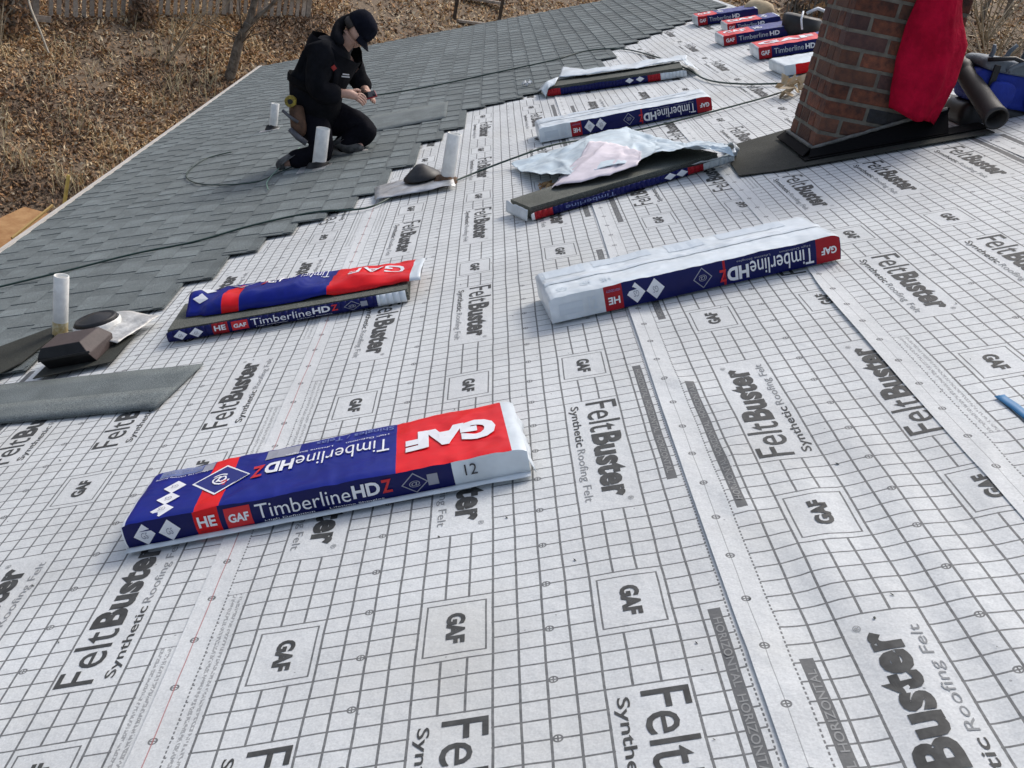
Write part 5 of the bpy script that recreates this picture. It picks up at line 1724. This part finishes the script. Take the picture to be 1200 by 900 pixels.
# tufts of straw-coloured grass among the leaves
mb = MB()
rr = random.Random(33)
for c in range(70):
    cx_ = rr.uniform(-7.6, -3.0); cy_ = rr.uniform(11.5, 17.5)
    if cy_ > 14.9 + (cx_ + 7.4) * .8: continue
    for k in range(rr.randint(10, 26)):
        x, y = cx_ + rr.gauss(0, .12), cy_ + rr.gauss(0, .12)
        z = TZ(x, y)
        d = Vector((rr.gauss(0, .35), rr.gauss(0, .35), 1)).normalized() * rr.uniform(.12, .38)
        w_ = Vector((-d.y, d.x, 0)).normalized() * .005 if d.xy.length > .01 else Vector((.005, 0, 0))
        b_ = Vector((x, y, z))
        mb.add([b_ - w_, b_ + w_, b_ + d * .6 + w_ * .7, b_ + d * .6 - w_ * .7], [(0, 1, 2, 3)])
        tip = b_ + d + Vector((d.x, d.y, -.05)) * .4
        mb.add([b_ + d * .6 - w_ * .7, b_ + d * .6 + w_ * .7, tip], [(0, 1, 2)])
tag(mb.build("dry_grass", mat("straw_grass", (0.48, 0.38, 0.19), .8, col2=(.60, .52, .34), vscale=5), None), "tufts of straw-coloured dry grass among the dead leaves", "grass", kind="stuff")

# fence of pickets at the top of the bank
fc = root("picket_fence", "old weathered grey picket fence along the top of the leafy bank", "fence", (-4.95, 16.74, TZ(-4.95, 16.74)))
FL_ = fc.location.copy()
A_, B_ = Vector((-7.4, 14.75)), Vector((-2.6, 18.65))
dirf = (B_ - A_).normalized(); Lf = (B_ - A_).length
af = math.atan2(dirf.y, dirf.x)
pk = []
for i in range(4):
    mb = MB()
    w2, h2 = .062 + .008 * (i % 2), 1.05 + .03 * i
    mb.prism([(-w2 / 2, 0), (w2 / 2, 0), (w2 / 2, h2 - .07), (0, h2), (-w2 / 2, h2 - .07)], -.009, .009, fn=lambda p: Vector((p.x, p.z, p.y)))
    me = mb.mesh("picket", [M_OLDW]); fix_normals(me); pk.append(me)
i = 0
d_ = .05
while d_ < Lf:
    p = A_ + dirf * d_
    o = bpy.data.objects.new("picket", pk[i % 4]); COL.objects.link(o); o.parent = fc
    z = TZ(p.x, p.y)
    if not (1.45 < d_ < 1.75):
        o.location = Vector((p.x, p.y, z + .03 + random.uniform(-.03, .02))) - FL_
        o.rotation_euler = (random.uniform(-.03, .03), random.uniform(-.03, .03), af)
    else:
        bpy.data.objects.remove(o)
    d_ += random.uniform(.112, .135); i += 1
for zz, hh in ((.36, .085), (.86, .085)):
    k = 0
    for q in range(4):
        p0_, p1_ = A_ + dirf * (Lf * q / 4 + .01), A_ + dirf * (Lf * (q + 1) / 4 - .01)
        z0_, z1_ = TZ(p0_.x, p0_.y) + zz, TZ(p1_.x, p1_.y) + zz
        nrm2 = Vector((dirf.y, -dirf.x))
        mb = MB()
        for (a, b) in ((.012, .05),):
            V = []
            for p, z in ((p0_, z0_), (p1_, z1_)):
                for o1 in (a, b):
                    for dz in (-hh / 2, hh / 2):
                        V.append(Vector((p.x + nrm2.x * o1, p.y + nrm2.y * o1, z + dz)) - FL_)
            mb.add(V, [(0, 1, 3, 2), (4, 6, 7, 5), (0, 4, 5, 1), (2, 3, 7, 6), (1, 5, 7, 3), (0, 2, 6, 4)])
        o = mb.build("rail", M_OLDW, fc); fix_normals(o.data)
for q in range(5):
    p = A_ + dirf * (Lf * q / 4)
    mb = MB(); mb.box(Vector((p.x - .06 * dirf.y, p.y + .06 * dirf.x, TZ(p.x, p.y) + .5)) - FL_, (.09, .09, 1.25), 0, Matrix.Rotation(af, 3, 'Z'))
    mb.build("post", M_OLDW, fc)
# a fallen board leaning against the fence
lb = root("leaning_board", "short pale grey board leaning against the pickets behind the brambles", "board", (-6.05, 15.55, TZ(-6.05, 15.55)))
mb = MB(); mb.box((0, 0, .10), (.26, .03, .09), 0, Matrix.Rotation(af, 3, 'Z')); mb.build("plank", M_OLDW, lb)

# trees and brush
def limb(P, r0, r1, n=14):
    P = smooth_path(P, 5)
    m_ = len(P)
    Q = []
    for i, p in enumerate(P):
        Q.append(p + Vector(noise.noise_vector(p * 2.3)) * .03 * (1 if i else 0))
    return Q, [r0 + (r1 - r0) * i / (m_ - 1) for i in range(m_)]
def tree(name, label, base, limbs, group=None, twigs=0, seed=0, m=M_BARK):
    r_ = root(name, label, "tree" if "tree" in name else "shrub", base, group)
    rr = random.Random(seed)
    mb = MB(); P, R_ = limb(limbs[0][0], limbs[0][1], limbs[0][2]); mb.tube(P, R_, 10)
    mb.build("trunk", m, r_, smooth=True)
    for L_ in limbs[1:]:
        mb = MB(); P, R_ = limb(L_[0], L_[1], L_[2]); mb.tube(P, R_, 8)
        mb.build("branch", m, r_, smooth=True)
    if twigs:
        mb = MB()
        for i in range(twigs):
            L_ = rr.choice(limbs)
            q = Vector(L_[0][-1]) * rr.uniform(.55, 1.0)
            d = Vector((rr.uniform(-1, 1), rr.uniform(-1, 1), rr.uniform(.1, 1))).normalized()
            ln = rr.uniform(.4, 1.3)
            mb.tube([q, q + d * ln * .5 + Vector((0, 0, .05)), q + d * ln + Vector((rr.uniform(-.2, .2), rr.uniform(-.2, .2), 0))], [.012, .007, .003], 5)
        mb.build("twigs", m, r_, smooth=True)
    return r_
bx, by = -3.34, 15.95
bz = TZ(bx, by)
tree("tree", "leaning forked tree with a dark mossy trunk beside the far left corner of the roof", (bx, by, bz),
     [([(0, 0, -.1), (.08, .02, .35), (.14, .05, .63), (.21, .10, .86)], .085, .062),
      ([(.20, .10, .82), (.27, .11, 1.12), (.36, .14, 1.8), (.50, .2, 3.4), (.6, .3, 5.5)], .060, .025),
      ([(.20, .10, .84), (.38, .13, 1.02), (.60, .16, 1.28), (1.15, .2, 2.1), (1.9, .2, 3.4)], .040, .014)], None, 26, 4)
rr = random.Random(11)
for i in range(8):
    x = rr.uniform(-7.3, -5.0) if i < 6 else rr.uniform(-4.6, -3.6)
    y = 14.9 + (x + 7.3) * .8 - rr.uniform(.3, 1.9)
    z = TZ(x, y)
    lims = []
    for k in range(rr.randint(4, 8)):
        d = Vector((rr.uniform(-.8, .8), rr.uniform(-.6, .6), rr.uniform(.5, 1.1)))
        ln = rr.uniform(.5, 1.3)
        lims.append(([(0, 0, -.03), tuple(d * ln * .5 + Vector((0, 0, .12))), tuple(d * ln)], .010, .003))
    tree("bramble", ["bare straw-coloured bramble stems arching over the leaves below the fence", "bare dry stems sprouting from the leafy bank below the fence"][i % 2], (x, y, z), lims,
         "bare brambles below the fence", 0, i, M_TWIG)
# dark evergreen-brown shrub against the fence
def leafshrub(label, base, rx, ry, rz_, n, m_list, seed, group=None, stems=10, ls=(.03, .07)):
    r_ = root("shrub", label, "shrub", base, group)
    rr = random.Random(seed)
    mb = MB()
    for i in range(stems):
        a = rr.uniform(0, 6.28)
        e = Vector((math.cos(a) * rx * rr.uniform(.2, .9), math.sin(a) * ry * rr.uniform(.2, .9), rz_ * rr.uniform(.6, 1.0)))
        mb.tube([(0, 0, -.05), e * .5 + Vector((rr.uniform(-.1, .1), 0, .05)), e], [.02, .012, .005], 5)
    mb.build("stems", M_BARK, r_, smooth=True)
    mb = MB()
    for i in range(n):
        while True:
            p = Vector((rr.uniform(-1, 1), rr.uniform(-1, 1), rr.uniform(0, 1)))
            if p.length < 1 and noise.noise(p * 2.6 + Vector((seed, 0, 0))) > -.22: break
        p = Vector((p.x * rx, p.y * ry, p.z * rz_))
        d = Vector((rr.uniform(-1, 1), rr.uniform(-1, 1), rr.uniform(-1, 1))).normalized(); e = d.orthogonal().normalized()
        L_ = rr.uniform(*ls)
        mb.add([p - d * L_, p - e * L_ * .4, p + d * L_, p + e * L_ * .4], [(0, 1, 2, 3)], rr.randrange(len(m_list)))
    mb.build("leaves", m_list, r_)
    return r_
leafshrub("dark brown-leaved shrub in front of the fence at the top left", (-6.42, 15.05, TZ(-6.42, 15.05)), .36, .30, .9, 1500, [LM[2], LM[5], LM[0], M_BARK], 3)
leafshrub("low dark clump against the fence between the shrub and the forked tree", (-4.88, 16.55, TZ(-4.88, 16.55)), .22, .2, .55, 500, [LM[5], LM[2]], 5)

# thicket beyond the ridge
rr = random.Random(5)
for i in range(34):
    x, y = rr.uniform(8, 19), rr.uniform(17, 34)
    lims = []
    h_ = rr.uniform(1.2, 3.0)
    for k in range(rr.randint(8, 13)):
        d = Vector((rr.uniform(-.7, .7), rr.uniform(-.5, .5), rr.uniform(.5, 1.0))) * h_
        lims.append(([(0, 0, -.05), tuple(d * .5 + Vector((0, 0, .15))), tuple(d)], .030, .006))
    tree("thicket_shrub", "bare grey-brown shrub in the thicket beyond the ridge", (x, y, TZ(x, y)), lims, "bare shrubs in the thicket beyond the ridge", 26, i, M_TWIG)
for i in range(5):
    x, y = rr.uniform(12, 22), rr.uniform(28, 42)
    tree("thicket_tree", "slender bare tree in the thicket beyond the ridge", (x, y, TZ(x, y)),
         [([(0, 0, -.1), (.05, 0, 1.5), (rr.uniform(-.4, .4), 0, 4), (rr.uniform(-.6, .6), 0, 7)], .10, .03), ([(0, 0, 2), (.8, .2, 3.4), (1.4, .2, 4.8)], .04, .01)],
         "slender bare trees in the thicket beyond the ridge", 20, 50 + i)
# brown brush heap directly behind the chimney
leafshrub("tangled brown leafy shrub showing just left of the chimney top", (3.38, 8.9, .10), .40, .40, 1.75, 3200, [LM[2], LM[5], LM[4], M_BARK], 8, None, 22, (.03, .07))

# timber steps on the bank beyond the roof
st = root("garden_steps", "weathered timber step frame with two pale treads on the bank beyond the roof", "steps", (.4, 21.0, TZ(.4, 21.0)))
SL_ = st.location.copy()
def tb_(name, a, b, wd, th, m, parent=st):
    a, b = Vector(a) - SL_, Vector(b) - SL_
    d = b - a
    R_ = d.to_track_quat('X', 'Z').to_matrix()
    mb = MB(); mb.box((a + b) / 2, (d.length, wd, th), 0, R_)
    return mb.build(name, m, parent, bevel=.004)
tb_("tread", (-.02, 20.75, -.42), (.58, 20.95, -.40), .16, .05, M_OLDW)
tb_("tread", (.02, 21.75, -.04), (.85, 22.0, -.02), .16, .05, M_OLDW)
tb_("post", (-.10, 20.85, -1.0), (-.10, 20.85, .35), .07, .07, M_DARKW)
tb_("post", (.78, 21.3, -.8), (.80, 21.3, .6), .07, .07, M_DARKW)

# torn-off plywood and a yellow stake at the foot of the wall
def board(name, label, px, pts, th, m, cat, group=None):
    c = sum((Vector(p) for p in pts), Vector()) / len(pts)
    r_ = root(name, label, cat, c, group)
    n_ = (Vector(pts[1]) - Vector(pts[0])).cross(Vector(pts[2]) - Vector(pts[0])).normalized() * th
    P = [Vector(p) - c for p in pts]
    mb = MB(); k = len(P)
    mb.add(P + [p + n_ for p in P], [tuple(range(k - 1, -1, -1)), tuple(range(k, 2 * k))] + [(i, (i + 1) % k, (i + 1) % k + k, i + k) for i in range(k)])
    o = mb.build("sheet" if "ply" in name else "shaft", m, r_); fix_normals(o.data)
M_PLY = mat("orange_plywood", (0.30, 0.145, 0.05), .85, col2=(0.42, 0.24, 0.10), vscale=6, bump=.3, bscale=30)
board("plywood_sheet", "large orange-brown torn plywood sheet lying by the eave at the left edge", None, [(-4.38, 9.35, -2.9), (-4.77, 10.79, -2.72), (-4.66, 11.39, -2.68), (-4.20, 11.32, -2.70), (-3.9, 10.4, -2.88)], .018, M_PLY, "plywood", "torn plywood by the eave")
board("plywood_offcut", "narrow orange plywood offcut tilted on top of the large sheet", None, [(-4.16, 9.67, -2.60), (-3.98, 10.36, -2.40), (-4.03, 10.6, -2.52), (-4.16, 9.91, -2.70)], .018, M_PLY, "plywood", "torn plywood by the eave")
board("plywood_offcut", "darker orange plywood piece half hidden under the drip edge at the left", None, [(-3.9, 8.3, -2.62), (-4.14, 9.34, -2.62), (-4.09, 9.9, -2.62), (-3.75, 9.69, -2.70)], .018, mat("dark_plywood", (0.17, 0.075, 0.03), .85, var=.3, vscale=8), "plywood", "torn plywood by the eave")
sk2 = root("yellow_stake", "thin yellow stake standing in the leaves just beyond the eave", "stake", (-4.12, 11.06, TZ(-4.12, 11.06)))
mb = MB(); mb.tube([(0, 0, -.05), (.01, .08, .35), (.03, .17, .80)], [.030, .026, .022], 6)
mb.build("shaft", mat("yellow_wood", (0.66, 0.50, 0.13), .6, var=.2, vscale=10), sk2)
lt = root("lath", "yellowish lath propped over the plywood near the stake", "lath", (-3.98, 9.9, -2.40))
mb = MB(); mb.tube([(-.10, -.30, -.06), (.09, .30, .18)], .018, 6)
mb.build("shaft", mat("yellow_lath", (0.46, 0.30, 0.10), .7), lt)

# plastic cups of debris: a pale branch across the brambles
fb = root("fallen_branch", "pale bare fallen branch leaning across the brambles at the top left", "branch", (-5.9, 14.9, TZ(-5.9, 14.9)))
mb = MB(); P, R_ = limb([(-.35, .5, .75), (-.1, .2, .45), (.15, 0, .1), (.25, -.1, .0)], .022, .012); mb.tube(P, R_, 6)
mb.build("stem", mat("pale_dead_wood", (0.42, 0.37, 0.29), .8, var=.2, vscale=8), fb, smooth=True)
